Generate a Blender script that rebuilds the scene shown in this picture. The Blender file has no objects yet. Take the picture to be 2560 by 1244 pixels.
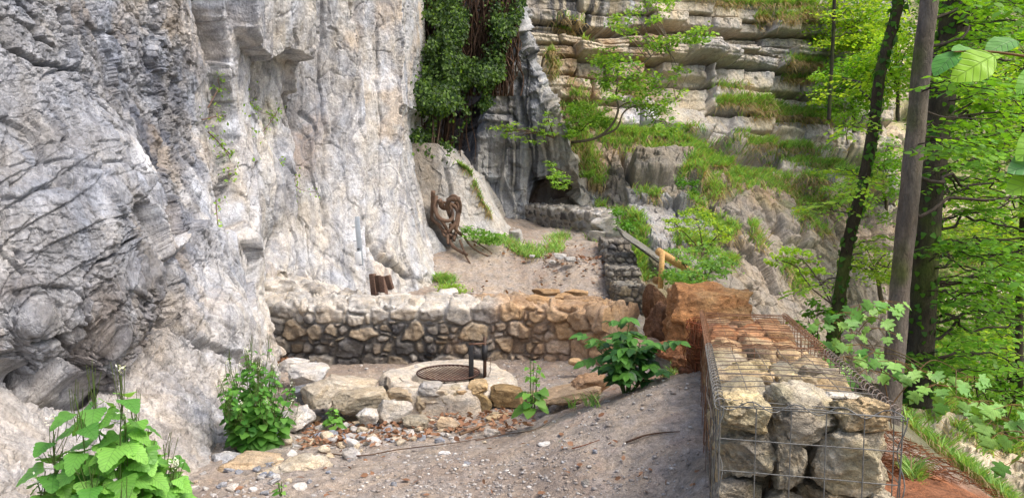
import bpy, bmesh, math, random
import numpy as np
from math import radians, sin, cos, pi
rng = np.random.default_rng(7)
random.seed(7)
SC = bpy.context.scene
COL = SC.collection

# ------------------------------------------------------------------ camera
EYE = 1.6
F = 1920.0
PITCH = radians(5.0)
cam = bpy.data.cameras.new("camera")
cam.sensor_width = 36.0
cam.lens = 27.0
cam.clip_start = 0.05
cam.clip_end = 500
camo = bpy.data.objects.new("camera", cam)
COL.objects.link(camo)
camo.location = (0, 0, EYE)
camo.rotation_euler = (radians(90) - PITCH, 0, 0)
SC.camera = camo

# ------------------------------------------------------------------ world, sun, exposure
SUN_EL, SUN_AZ = radians(56), radians(118)      # azimuth clockwise from +Y
W = bpy.data.worlds.new("World")
SC.world = W
W.use_nodes = True
nt = W.node_tree
sky = nt.nodes.new("ShaderNodeTexSky")
sky.sky_type = 'NISHITA'
sky.sun_disc = False
sky.sun_elevation = SUN_EL
sky.sun_rotation = SUN_AZ
sky.air_density = 1.0
sky.dust_density = 5.0
sky.ozone_density = 0.6
bg = nt.nodes["Background"]
bg.inputs[1].default_value = 0.15
nt.links.new(sky.outputs[0], bg.inputs[0])
sl = bpy.data.lights.new("sun", 'SUN')
sl.energy = 1.05
sl.angle = radians(18)
sl.color = (1.0, 0.975, 0.93)
so = bpy.data.objects.new("sun", sl)
COL.objects.link(so)
so.rotation_euler = (radians(90) - SUN_EL, 0, -SUN_AZ + 0.0)
so.rotation_euler = (-(radians(90) - SUN_EL) * 1.0, 0, -SUN_AZ)
SC.view_settings.view_transform = 'Standard'
SC.view_settings.look = 'None'
SC.view_settings.exposure = 0.9
SC.view_settings.gamma = 1.0
SC.render.engine = 'CYCLES'

# ------------------------------------------------------------------ projection helpers (pixels of the 2560x1244 photo)
CP, SP = cos(PITCH), sin(PITCH)
def P(u, v, Y):
    u = np.asarray(u, float); v = np.asarray(v, float); Y = np.asarray(Y, float)
    dx = (u - 1280) / F; k = (622 - v) / F
    dy = CP + k * SP; dz = -SP + k * CP
    s = Y / dy
    return np.stack([dx * s, Y + 0 * dx, EYE + dz * s], -1)
def Pz(u, v, z):
    dx = (u - 1280) / F; k = (622 - v) / F
    dy = CP + k * SP; dz = -SP + k * CP
    s = z / dz
    return np.array([dx * s, dy * s, EYE + z])
def proj(X):
    d = X - np.array([0, 0, EYE])
    yc = d[..., 1] * CP - d[..., 2] * SP
    zc = d[..., 1] * SP + d[..., 2] * CP
    return 1280 + F * d[..., 0] / yc, 622 - F * zc / yc

# ------------------------------------------------------------------ noise
def _h(ix, iy, iz, seed):
    a = (ix.astype(np.int64) * 374761393 + iy.astype(np.int64) * 668265263 + iz.astype(np.int64) * 2147483647 + seed * 1274126177) & 0xffffffff
    a = ((a ^ (a >> 13)) * 1274126177) & 0xffffffff
    a = ((a ^ (a >> 15)) * 2246822519) & 0xffffffff
    a = a ^ (a >> 14)
    return (a & 0xffffff).astype(np.float64) / 16777216.0
def vnoise(p, seed=0):
    i = np.floor(p).astype(np.int64); f = p - i
    f = f * f * f * (f * (f * 6 - 15) + 10)
    r = 0
    for dx in (0, 1):
        wx = f[..., 0] if dx else 1 - f[..., 0]
        for dy in (0, 1):
            wy = f[..., 1] if dy else 1 - f[..., 1]
            for dz in (0, 1):
                wz = f[..., 2] if dz else 1 - f[..., 2]
                r = r + wx * wy * wz * _h(i[..., 0] + dx, i[..., 1] + dy, i[..., 2] + dz, seed)
    return r * 2 - 1
def fbm(p, oct=4, seed=0, gain=.5, lac=2.03):
    a = 1; r = 0; n = 0
    for k in range(oct):
        r = r + a * vnoise(p, seed + k * 17); n += a
        p = p * lac + 3.7; a *= gain
    return r / n * 1.5
def ridged(p, oct=4, seed=0):
    a = 1; r = 0; n = 0
    for k in range(oct):
        r = r + a * (1 - 2 * np.abs(vnoise(p, seed + k * 17))); n += a
        p = p * 2.1 + 1.3; a *= .5
    return r / n
def worley(p, seed=0):
    b = np.floor(p - .5).astype(np.int64)
    F1 = np.full(p.shape[:-1], 9.); F2 = F1.copy()
    C = np.zeros_like(p); ID = np.zeros(p.shape[:-1])
    for dx in (0, 1):
        for dy in (0, 1):
            for dz in (0, 1):
                ix, iy, iz = b[..., 0] + dx, b[..., 1] + dy, b[..., 2] + dz
                c = np.stack([ix + .15 + .7 * _h(ix, iy, iz, seed), iy + .15 + .7 * _h(ix, iy, iz, seed + 1), iz + .15 + .7 * _h(ix, iy, iz, seed + 2)], -1)
                d = np.sqrt(((p - c) ** 2).sum(-1))
                m = d < F1
                F2 = np.where(m, F1, np.minimum(F2, d))
                F1 = np.where(m, d, F1)
                C = np.where(m[..., None], c, C)
                ID = np.where(m, _h(ix, iy, iz, seed + 5), ID)
    return F1, F2, C, ID
def facet(p, seed=0, tilt=1.0, off=.5):
    F1, F2, C, ID = worley(p, seed)
    n = np.stack([np.sin(ID * 91.7), np.sin(ID * 57.3 + 1), np.sin(ID * 133.1 + 2)], -1)
    return ((p - C) * n).sum(-1) * tilt + (ID - .5) * off, F2 - F1, ID
def sstep(a, b, x):
    t = np.clip((x - a) / (b - a), 0, 1)
    return t * t * (3 - 2 * t)
def pl(u, v, pts):
    """distance to a polyline, side (+ = right of travel), param 0..1"""
    D = np.full(u.shape, 1e9); S = np.zeros(u.shape); T = np.zeros(u.shape)
    n = len(pts) - 1
    for k in range(n):
        (x0, y0), (x1, y1) = pts[k], pts[k + 1]
        ex, ey = x1 - x0, y1 - y0
        t = np.clip(((u - x0) * ex + (v - y0) * ey) / (ex * ex + ey * ey), 0, 1)
        qx = u - x0 - t * ex; qy = v - y0 - t * ey
        d = np.sqrt(qx * qx + qy * qy)
        m = d < D
        D = np.where(m, d, D); S = np.where(m, np.sign(ex * (v - y0) - ey * (u - x0)), S); T = np.where(m, (k + t) / n, T)
    return D, S, T
def inpoly(u, v, pts):
    c = np.zeros(u.shape, bool); n = len(pts)
    for i in range(n):
        x0, y0 = pts[i]; x1, y1 = pts[(i + 1) % n]
        if y0 == y1: continue
        m = ((y0 > v) != (y1 > v)) & (u < (x1 - x0) * (v - y0) / (y1 - y0) + x0)
        c ^= m
    return c
def soft(u, v, pts, w):
    """soft polygon mask"""
    i = inpoly(u, v, pts); d, _, _ = pl(u, v, list(pts) + [pts[0]])
    s = np.where(i, d, -d)
    return sstep(-w, w, s)
def rbf(ctrl, q):
    c = np.array([[a[0], a[1]] for a in ctrl], float); z = np.array([a[2] for a in ctrl], float)
    sc = np.abs(c).max(); c = c / sc
    n = len(c)
    K = np.sqrt(((c[:, None] - c[None]) ** 2).sum(-1) + 1e-6)
    A = np.zeros((n + 3, n + 3)); A[:n, :n] = K; A[:n, n] = 1; A[:n, n + 1:] = c; A[n, :n] = 1; A[n + 1:, :n] = c.T
    w = np.linalg.solve(A, np.r_[z, 0, 0, 0])
    sh = q.shape[:-1]; q = q.reshape(-1, 2) / sc
    out = w[n] + q @ w[n + 1:]
    for i in range(n):
        out = out + w[i] * np.sqrt(((q - c[i]) ** 2).sum(-1) + 1e-6)
    return out.reshape(sh)

# ------------------------------------------------------------------ mesh helpers
def mk(name, V, faces, mat, parent=None, col=None, smooth=False, uv=None, label=None, cat=None, group=None, kind=None, loc=None):
    """V (n,3); faces: list of (m,k) int arrays; col (n,3) linear colours per vertex"""
    V = np.ascontiguousarray(np.asarray(V, float).reshape(-1, 3))
    if loc is not None: V = V - np.asarray(loc, float)
    if not isinstance(faces, list): faces = [faces]
    faces = [np.asarray(f, np.int32) for f in faces if len(f)]
    me = bpy.data.meshes.new(name)
    me.vertices.add(len(V)); me.vertices.foreach_set("co", V.ravel().astype(np.float32))
    li = np.concatenate([f.ravel() for f in faces])
    tot = np.concatenate([np.full(len(f), f.shape[1], np.int32) for f in faces])
    st = np.r_[0, np.cumsum(tot)[:-1]].astype(np.int32)
    me.loops.add(len(li)); me.loops.foreach_set("vertex_index", li)
    me.polygons.add(len(tot)); me.polygons.foreach_set("loop_start", st); me.polygons.foreach_set("loop_total", tot)
    if smooth: me.polygons.foreach_set("use_smooth", np.ones(len(tot), bool))
    me.update(calc_edges=True)
    if col is not None:
        a = me.color_attributes.new("Col", 'FLOAT_COLOR', 'POINT')
        c = np.ones((len(V), 4), np.float32); c[:, :3] = np.asarray(col).reshape(-1, 3)
        a.data.foreach_set("color", c.ravel())
    if uv is not None:
        a = me.attributes.new("leafuv", 'FLOAT2', 'POINT')
        a.data.foreach_set("vector", np.asarray(uv, np.float32).ravel())
    me.materials.append(mat)
    o = bpy.data.objects.new(name, me)
    COL.objects.link(o)
    if loc is not None: o.location = tuple(map(float, loc))
    if parent is not None: o.parent = parent
    tag(o, label, cat, group, kind)
    return o
def tag(o, label=None, cat=None, group=None, kind=None):
    if label: o["label"] = label
    if cat: o["category"] = cat
    if group: o["group"] = group
    if kind: o["kind"] = kind
    return o
def thing(name, loc, label, cat, group=None):
    o = bpy.data.objects.new(name, None); COL.objects.link(o)
    o.location = tuple(map(float, loc)); o.empty_display_size = .1
    o["_l"] = 1; del o["_l"]
    return tag(o, label, cat, group)
def part(name, acc, mat, root, smooth=False, label=None, uv=False, kind=None):
    V, Fs, C, U = acc.get()
    o = mk(name, V - np.array(root.location) if root is not None else V, Fs, mat, None, C, smooth, U if uv else None, label=label, kind=kind)
    o.parent = root
    return o
class Acc:
    def __init__(s): s.V = []; s.F = {}; s.C = []; s.U = []; s.n = 0
    def add(s, V, faces, col=(.5, .5, .5), uv=None):
        V = np.asarray(V, float).reshape(-1, 3)
        if not isinstance(faces, list): faces = [faces]
        for f in faces:
            f = np.asarray(f)
            if len(f): s.F.setdefault(f.shape[1], []).append(f + s.n)
        c = np.asarray(col, float)
        s.C.append(np.broadcast_to(c, (len(V), 3)) if c.ndim == 1 else c)
        s.U.append(np.zeros((len(V), 2)) if uv is None else uv)
        s.V.append(V); s.n += len(V)
        return s
    def get(s):
        return np.concatenate(s.V), [np.concatenate(f) for f in s.F.values()], np.concatenate(s.C), np.concatenate(s.U)
def gridF(h, w, wrap=False):
    i = np.arange(h - 1)[:, None]; j = np.arange(w - (0 if wrap else 1))[None]
    j2 = (j + 1) % w
    return np.stack([i * w + j, i * w + j2, (i + 1) * w + j2, (i + 1) * w + j], -1).reshape(-1, 4)
def tube(pts, rad, n=8, noise=0, seed=0, caps=True):
    pts = np.asarray(pts, float); m = len(pts)
    rad = np.broadcast_to(np.asarray(rad, float), (m,))
    T = np.gradient(pts, axis=0); T /= np.linalg.norm(T, axis=1)[:, None] + 1e-9
    a = np.array([0, 0, 1.]) if abs(T[0, 2]) < .9 else np.array([1., 0, 0])
    N = np.zeros_like(T); n0 = np.cross(T[0], a); n0 /= np.linalg.norm(n0)
    for i in range(m):
        n0 = n0 - T[i] * (n0 @ T[i]); n0 /= np.linalg.norm(n0); N[i] = n0
    B = np.cross(T, N)
    th = np.arange(n) / n * 2 * pi
    V = pts[:, None] + rad[:, None, None] * (np.cos(th)[None, :, None] * N[:, None] + np.sin(th)[None, :, None] * B[:, None])
    if noise:
        d = V - pts[:, None]
        V = pts[:, None] + d * (1 + noise * fbm(V * (1.2 / max(rad.max(), .01)) * .5 + seed, 3, seed))[..., None]
    Fq = gridF(m, n, True)
    Fs = [Fq]
    if caps: Fs += [np.arange(n)[None, ::-1], (np.arange(n) + (m - 1) * n)[None]]
    return V.reshape(-1, 3), Fs
def box(c, d, R=None):
    c = np.asarray(c, float); d = np.asarray(d, float) / 2
    s = np.array([[x, y, z] for x in (-1, 1) for y in (-1, 1) for z in (-1, 1)], float) * d
    if R is not None: s = s @ np.asarray(R).T
    return s + c, np.array([[0, 1, 3, 2], [4, 6, 7, 5], [0, 4, 5, 1], [2, 3, 7, 6], [0, 2, 6, 4], [1, 5, 7, 3]])
def bevel(o, w=.004, seg=2):
    m = o.modifiers.new("bevel", 'BEVEL'); m.width = w; m.segments = seg; m.limit_method = 'ANGLE'
    return o
def spline(pts, n):
    pts = np.asarray(pts, float); k = len(pts)
    t = np.linspace(0, k - 1, n); i = np.clip(t.astype(int), 0, k - 2); f = (t - i)[:, None]
    g = lambda j: pts[np.clip(j, 0, k - 1)]
    p0, p1, p2, p3 = g(i - 1), g(i), g(i + 1), g(i + 2)
    return .5 * ((2 * p1) + (-p0 + p2) * f + (2 * p0 - 5 * p1 + 4 * p2 - p3) * f ** 2 + (-p0 + 3 * p1 - 3 * p2 + p3) * f ** 3)
_ico = {}
def ico(n):
    if n not in _ico:
        bm = bmesh.new(); bmesh.ops.create_icosphere(bm, subdivisions=n, radius=1)
        V = np.array([v.co[:] for v in bm.verts]); Fa = np.array([[v.index for v in f.verts] for f in bm.faces]); bm.free()
        _ico[n] = (V, Fa)
    return _ico[n]
def rock(size, seed, sub=4, planes=14, boxy=.5, rough=.05, fine=.02):
    """angular stone: sphere cut by random planes, then roughened. returns V,F"""
    r = np.random.default_rng(seed)
    V, Fa = ico(sub); V = V.copy()
    V = np.sign(V) * np.abs(V) ** (1 - .35 * boxy)
    for k in range(planes):
        if k < 6:
            n = np.zeros(3); n[k // 2] = 1 if k % 2 else -1
            n = n + r.normal(0, .22, 3); d = r.uniform(.62, .8)
        else:
            n = r.normal(0, 1, 3); d = r.uniform(.62, .95)
        n /= np.linalg.norm(n)
        e = V @ n - d
        V = V - np.maximum(e, 0)[:, None] * n * .98
    N = V / np.linalg.norm(V, axis=1)[:, None]
    f, _, _ = facet(V * 2.3 + seed * 1.7, seed, .6, .5)
    g2, _, _ = facet(V * 5.5 + seed * 2.1, seed + 3, .8, .5)
    V = V + N * (rough * (fbm(V * 1.6 + seed, 3, seed) * 1.4 + f * 1.5 + g2 * .55) + fine * (fbm(V * 7 + seed, 4, seed + 9) * 1.3))[:, None]
    ex = (V.max(0) - V.min(0)) / 2; V = (V - (V.max(0) + V.min(0)) / 2) / ex
    return V * np.asarray(size, float) * .5, Fa
def rotm(ax, ay, az):
    ca, sa, cb, sb, cc, sc_ = cos(ax), sin(ax), cos(ay), sin(ay), cos(az), sin(az)
    X = np.array([[1, 0, 0], [0, ca, -sa], [0, sa, ca]]); Y = np.array([[cb, 0, sb], [0, 1, 0], [-sb, 0, cb]]); Z = np.array([[cc, -sc_, 0], [sc_, cc, 0], [0, 0, 1]])
    return Z @ Y @ X

# ------------------------------------------------------------------ materials
def s2l(*c):
    c = np.array(c, float) / 255
    return np.where(c <= .04045, c / 12.92, ((c + .055) / 1.055) ** 2.4)
def newmat(name):
    m = bpy.data.materials.new(name); m.use_nodes = True
    nt = m.node_tree; b = nt.nodes["Principled BSDF"]
    return m, nt, b
def N(nt, t, **k):
    n = nt.nodes.new(t)
    for a, b in k.items(): setattr(n, a, b)
    return n
def rock_mat(name, scale=1.0, bump=.6, streak=(1, 1, 1), var=.35, dist=.02, rough=.9, lichen=0.0, crack=.5):
    m, nt, b = newmat(name); L = nt.links
    at = N(nt, "ShaderNodeAttribute", attribute_name="Col")
    geo = N(nt, "ShaderNodeNewGeometry")
    mp = N(nt, "ShaderNodeMapping"); mp.inputs["Scale"].default_value = [s * scale for s in streak]
    L.new(geo.outputs["Position"], mp.inputs[0])
    def noise(sc, det=6, r=.6, d=0.0):
        n = N(nt, "ShaderNodeTexNoise"); n.inputs["Scale"].default_value = sc; n.inputs["Detail"].default_value = det
        n.inputs["Roughness"].default_value = r; n.inputs["Distortion"].default_value = d
        L.new(mp.outputs[0], n.inputs["Vector"]); return n
    n1 = noise(9, 8, .65, .6); n2 = noise(45, 6, .6, .3); n3 = noise(2.5, 5, .6, .4)
    r1 = N(nt, "ShaderNodeMapRange"); r1.inputs[1].default_value = .3; r1.inputs[2].default_value = .7; r1.inputs[3].default_value = 1 - var; r1.inputs[4].default_value = 1 + var * .75
    L.new(n1.outputs[0], r1.inputs[0])
    r2 = N(nt, "ShaderNodeMapRange"); r2.inputs[1].default_value = .3; r2.inputs[2].default_value = .7; r2.inputs[3].default_value = 1 - var * .8; r2.inputs[4].default_value = 1 + var * .6
    L.new(n2.outputs[0], r2.inputs[0])
    mu = N(nt, "ShaderNodeMath", operation='MULTIPLY'); L.new(r1.outputs[0], mu.inputs[0]); L.new(r2.outputs[0], mu.inputs[1])
    vm = N(nt, "ShaderNodeVectorMath", operation='SCALE'); L.new(at.outputs["Color"], vm.inputs[0]); L.new(mu.outputs[0], vm.inputs["Scale"])
    # warm/cool drift
    mx = N(nt, "ShaderNodeMix", data_type='RGBA', blend_type='MULTIPLY'); mx.inputs[0].default_value = 1.0
    cr = N(nt, "ShaderNodeValToRGB"); cr.color_ramp.elements[0].position = .35; cr.color_ramp.elements[0].color = (.95, .98, 1.04, 1)
    cr.color_ramp.elements[1].position = .68; cr.color_ramp.elements[1].color = (1.07, 1.0, .9, 1)
    L.new(n3.outputs[0], cr.inputs[0]); L.new(vm.outputs[0], mx.inputs[6]); L.new(cr.outputs[0], mx.inputs[7])
    L.new(mx.outputs[2], b.inputs["Base Color"])
    b.inputs["Roughness"].default_value = rough
    b.inputs["Specular IOR Level"].default_value = .25
    vo = N(nt, "ShaderNodeTexVoronoi", feature='DISTANCE_TO_EDGE'); vo.inputs["Scale"].default_value = 7
    wv = N(nt, "ShaderNodeVectorMath", operation='ADD')
    ns = N(nt, "ShaderNodeVectorMath", operation='SCALE'); ns.inputs["Scale"].default_value = .35
    nc = noise(5, 4, .6, 0); L.new(nc.outputs["Color"], ns.inputs[0]); L.new(mp.outputs[0], wv.inputs[0]); L.new(ns.outputs[0], wv.inputs[1])
    L.new(wv.outputs[0], vo.inputs["Vector"])
    rv = N(nt, "ShaderNodeMapRange"); rv.inputs[1].default_value = 0; rv.inputs[2].default_value = .06; rv.inputs[3].default_value = -crack; rv.inputs[4].default_value = 0
    L.new(vo.outputs["Distance"], rv.inputs[0])
    a1 = N(nt, "ShaderNodeMath", operation='MULTIPLY_ADD'); a1.inputs[1].default_value = 1.0
    L.new(n1.outputs[0], a1.inputs[0]); L.new(rv.outputs[0], a1.inputs[2])
    a2 = N(nt, "ShaderNodeMath", operation='MULTIPLY_ADD'); a2.inputs[1].default_value = .45
    L.new(n2.outputs[0], a2.inputs[0]); L.new(a1.outputs[0], a2.inputs[2])
    bp = N(nt, "ShaderNodeBump"); bp.inputs["Strength"].default_value = bump; bp.inputs["Distance"].default_value = dist
    L.new(a2.outputs[0], bp.inputs["Height"]); L.new(bp.outputs[0], b.inputs["Normal"])
    return m
def attr_mat(name, rough=.6, trans=0.0, bump=0, bscale=40, var=.15, spec=.4, metal=0, veins=False):
    m, nt, b = newmat(name); L = nt.links
    at = N(nt, "ShaderNodeAttribute", attribute_name="Col")
    geo = N(nt, "ShaderNodeNewGeometry")
    n = N(nt, "ShaderNodeTexNoise"); n.inputs["Scale"].default_value = bscale; n.inputs["Detail"].default_value = 4
    L.new(geo.outputs["Position"], n.inputs["Vector"])
    r = N(nt, "ShaderNodeMapRange"); r.inputs[1].default_value = .3; r.inputs[2].default_value = .7; r.inputs[3].default_value = 1 - var; r.inputs[4].default_value = 1 + var
    L.new(n.outputs[0], r.inputs[0])
    vm = N(nt, "ShaderNodeVectorMath", operation='SCALE'); L.new(at.outputs["Color"], vm.inputs[0]); L.new(r.outputs[0], vm.inputs["Scale"])
    colout = vm.outputs[0]
    if veins:
        ua = N(nt, "ShaderNodeAttribute", attribute_name="leafuv")
        sx = N(nt, "ShaderNodeSeparateXYZ"); L.new(ua.outputs["Vector"], sx.inputs[0])
        ab = N(nt, "ShaderNodeMath", operation='ABSOLUTE'); L.new(sx.outputs[0], ab.inputs[0])
        # side veins: frac((y - 0.7|x|)*6)
        q = N(nt, "ShaderNodeMath", operation='MULTIPLY_ADD'); q.inputs[1].default_value = -.9; L.new(ab.outputs[0], q.inputs[0]); L.new(sx.outputs[1], q.inputs[2])
        pp = N(nt, "ShaderNodeMath", operation='PINGPONG'); pp.inputs[1].default_value = .085; L.new(q.outputs[0], pp.inputs[0])
        mn = N(nt, "ShaderNodeMath", operation='MINIMUM'); L.new(pp.outputs[0], mn.inputs[0]); L.new(ab.outputs[0], mn.inputs[1])
        rr = N(nt, "ShaderNodeMapRange"); rr.inputs[1].default_value = 0; rr.inputs[2].default_value = .022; rr.inputs[3].default_value = .62; rr.inputs[4].default_value = 1
        L.new(mn.outputs[0], rr.inputs[0])
        v2 = N(nt, "ShaderNodeVectorMath", operation='SCALE'); L.new(colout, v2.inputs[0]); L.new(rr.outputs[0], v2.inputs["Scale"])
        colout = v2.outputs[0]
        bp = N(nt, "ShaderNodeBump"); bp.inputs["Strength"].default_value = .5; bp.inputs["Distance"].default_value = .003
        L.new(rr.outputs[0], bp.inputs["Height"]); L.new(bp.outputs[0], b.inputs["Normal"])
    L.new(colout, b.inputs["Base Color"])
    b.inputs["Roughness"].default_value = rough; b.inputs["Specular IOR Level"].default_value = spec; b.inputs["Metallic"].default_value = metal
    if bump:
        bp = N(nt, "ShaderNodeBump"); bp.inputs["Strength"].default_value = bump; bp.inputs["Distance"].default_value = .01
        L.new(n.outputs[0], bp.inputs["Height"]); L.new(bp.outputs[0], b.inputs["Normal"])
    if trans:
        t = N(nt, "ShaderNodeBsdfTranslucent")
        tc = N(nt, "ShaderNodeMix", data_type='RGBA', blend_type='MULTIPLY'); tc.inputs[0].default_value = 1; tc.inputs[7].default_value = (1.5, 1.35, .5, 1)
        L.new(colout, tc.inputs[6]); L.new(tc.outputs[2], t.inputs[0])
        mx = N(nt, "ShaderNodeMixShader"); mx.inputs[0].default_value = trans
        L.new(b.outputs[0], mx.inputs[1]); L.new(t.outputs[0], mx.inputs[2])
        L.new(mx.outputs[0], nt.nodes["Material Output"].inputs[0])
    return m
M_CLIFF = rock_mat("limestone_cliff", 1.1, .85, (1.1, 1.1, .8), .36, .03, crack=.12)
M_BEDS = rock_mat("bedded_limestone", .8, .9, (1.3, 1.3, .7), .30, .045, crack=.12)
M_STONE = rock_mat("field_stone", 2.6, 1.0, (1, 1, 1.5), .34, .016, crack=.2)
M_GABROCK = rock_mat("gabion_rock", 3.2, 1.0, (1, 1, 1.4), .42, .016, crack=.15)
M_RUST_ROCK = rock_mat("orange_rock", 2.0, 1.0, (1, 1, 1.6), .38, .03, crack=.2)
M_GROUND = rock_mat("gravel_earth", 3.0, .9, (1, 1, 1), .42, .015, crack=.15)
M_GRAVEL = attr_mat("gravel", .9, 0, .3, 90, .2, .2)
M_LEAF = attr_mat("leaf", .5, .48, 0, 8, .15, .35)
M_LEAFV = attr_mat("veined_leaf", .45, .33, 0, 30, .12, .4, veins=True)
M_GRASS = attr_mat("grass_blade", .6, .35, 0, 5, .15, .3)
M_BARK = rock_mat("bark", 3.0, .9, (1, 1, .35), .35, .01, crack=.3)
M_WOOD = attr_mat("weathered_wood", .75, 0, .5, 60, .3, .3)
M_WIRE = attr_mat("galvanised_wire", .5, 0, 0, 60, .3, .5, .35)
M_METAL = attr_mat("dark_steel", .55, 0, .2, 80, .3, .5, .3)
M_ALU = attr_mat("aluminium", .4, 0, 0, 20, .1, .5, .3)
M_DEAD = attr_mat("dead_leaf", .8, .15, 0, 20, .3, .2)

# ------------------------------------------------------------------ ground
gc = []
def g(u, v, z):
    p = Pz(u, v, z); gc.append((p[0], p[1], z))
for a in [(450, 1244, -1.66), (800, 1244, -1.60), (1200, 1244, -1.52), (1700, 1244, -1.40), (800, 1120, -1.74), (1100, 1090, -1.72), (1400, 1045, -1.5), (1500, 1012, -1.36), (1680, 975, -1.2),
          (560, 1085, -1.76), (1250, 1065, -1.75), (850, 960, -1.9), (1000, 908, -1.9), (720, 900, -1.88), (1400, 905, -1.86), (1480, 940, -1.8), (900, 1060, -1.82), (1250, 930, -1.88),
          (1300, 728, -1.66), (1150, 700, -1.5), (1120, 735, -1.62), (1500, 760, -1.74), (1580, 800, -1.80), (1500, 650, -1.22), (1350, 650, -1.25), (1500, 607, -1.06), (1340, 600, -1.08), (1400, 594, -1.06), (1350, 566, -.93), (1420, 640, -1.22), (1450, 615, -1.12), (1290, 540, -.76), (1450, 600, -1.05), (1200, 620, -1.1),
          (1640, 860, -1.6)]: g(*a)
for a in [(-2, 0, -1.6), (0, 0, -1.56), (.6, 1, -1.5), (2, 0, -1.5), (.55, 2.2, -1.42), (.85, 3.3, -1.3), (1.15, 4.7, -1.18), (1.3, 5.6, -1.4), (-3.5, 3, -1.6), (-4, 8, -1.9), (-3, 11, -1.6), (-6, 12, -1.5), (-6, 4, -1.6),
          (1.35, 2.2, -1.1), (1.7, 2.6, -1.15), (2.2, 3.0, -1.45), (1.75, 3.6, -1.25), (2.5, 5, -1.5), (2.2, 6.5, -1.8), (3.5, 3.2, -2.6), (3.6, 6, -2.9), (5, 4, -4), (6, 7, -5), (10, 10, -8), (8, 3, -6), (4, 10, -4), (2.4, 8.5, -2.4), (7, 14, -6.5), (14, 16, -10), (3, 0, -2), (8, 0, -6),
          (1.9, 10.5, -1.9), (2.2, 13, -1.6), (4, 14, -3.5), (14, 5, -11), (-6, 17, 0), (.3, 18, -1.0), (-2, 16.5, -.3), (2.2, 15, -.9), (2.5, 20, 0), (14, 24, -10), (-6, 0, -1.6), (4, 20, -2)]:
    gc.append(a)
def gz(x, y):
    q = np.stack([np.asarray(x, float), np.asarray(y, float)], -1)
    return rbf(gc, q) + EYE
def gdetail(x, y):
    p = np.stack([x, y, 0 * x], -1)
    return .025 * fbm(p * 2.2, 3, 3) + .012 * fbm(p * 9, 3, 5) + .006 * fbm(p * 32, 2, 8)
def grade(a, b, dmin, dmax, c):
    out = [a]
    while out[-1] < b:
        d = abs(out[-1] - c); out.append(out[-1] + dmin + (dmax - dmin) * min(1, max(0, (d - 2.2) / 8)))
    return np.array(out)
gx = grade(-7, 16, .016, .2, 0.0); gy = np.concatenate([grade(-2, 1.6, .12, .12, -9), np.geomspace(1.75, 26, 520)])
GX, GY = np.meshgrid(gx, gy)
GZ = gz(GX, GY) + gdetail(GX, GY)
def ground_at(x, y):
    x = np.atleast_1d(x); y = np.atleast_1d(y)
    return gz(x, y) + gdetail(x, y)
V = np.stack([GX, GY, GZ], -1); p = V * 1.0; p[..., 2] = 0
U_, V_ = proj(V)
c = np.ones(V.shape) * s2l(172, 161, 149)
n1 = fbm(p * 1.1, 4, 21)[..., None]; n2 = fbm(p * 6, 4, 22)[..., None]
c = c * (1 + .22 * n1 + .28 * n2)
c = c + (s2l(118, 104, 94) - c) * np.clip(.15 + n1 * .9 + n2 * .5, 0, .65)
# orange earth right of the gabion and by the boulder
def gmask(x0, y0, r): return np.exp(-(((GX - x0) ** 2 + (GY - y0) ** 2) / r ** 2))[..., None]
om = np.clip(gmask(2.0, 2.9, .6) * 1.3 + gmask(1.75, 2.4, .45) * 1.3 + gmask(1.45, 2.4, .4) + gmask(1.6, 2.8, .4) + gmask(1.1, 5.3, .6) * .9 + gmask(2.6, 3.1, .5) + .35 * n2 - .15, 0, 1) * (GX > .3)[..., None]
c = c + (s2l(150, 98, 66) - c) * np.clip(om, 0, .95)
gr = sstep(1.7, 2.6, GX + .3 * n2[..., 0])[..., None] * (1 - om)
c = c + (s2l(88, 92, 50) - c) * gr * .8
c = np.clip(c, .01, .9)
mk("ground", V, gridF(*GX.shape), M_GROUND, col=c, smooth=True, kind="structure")

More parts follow.
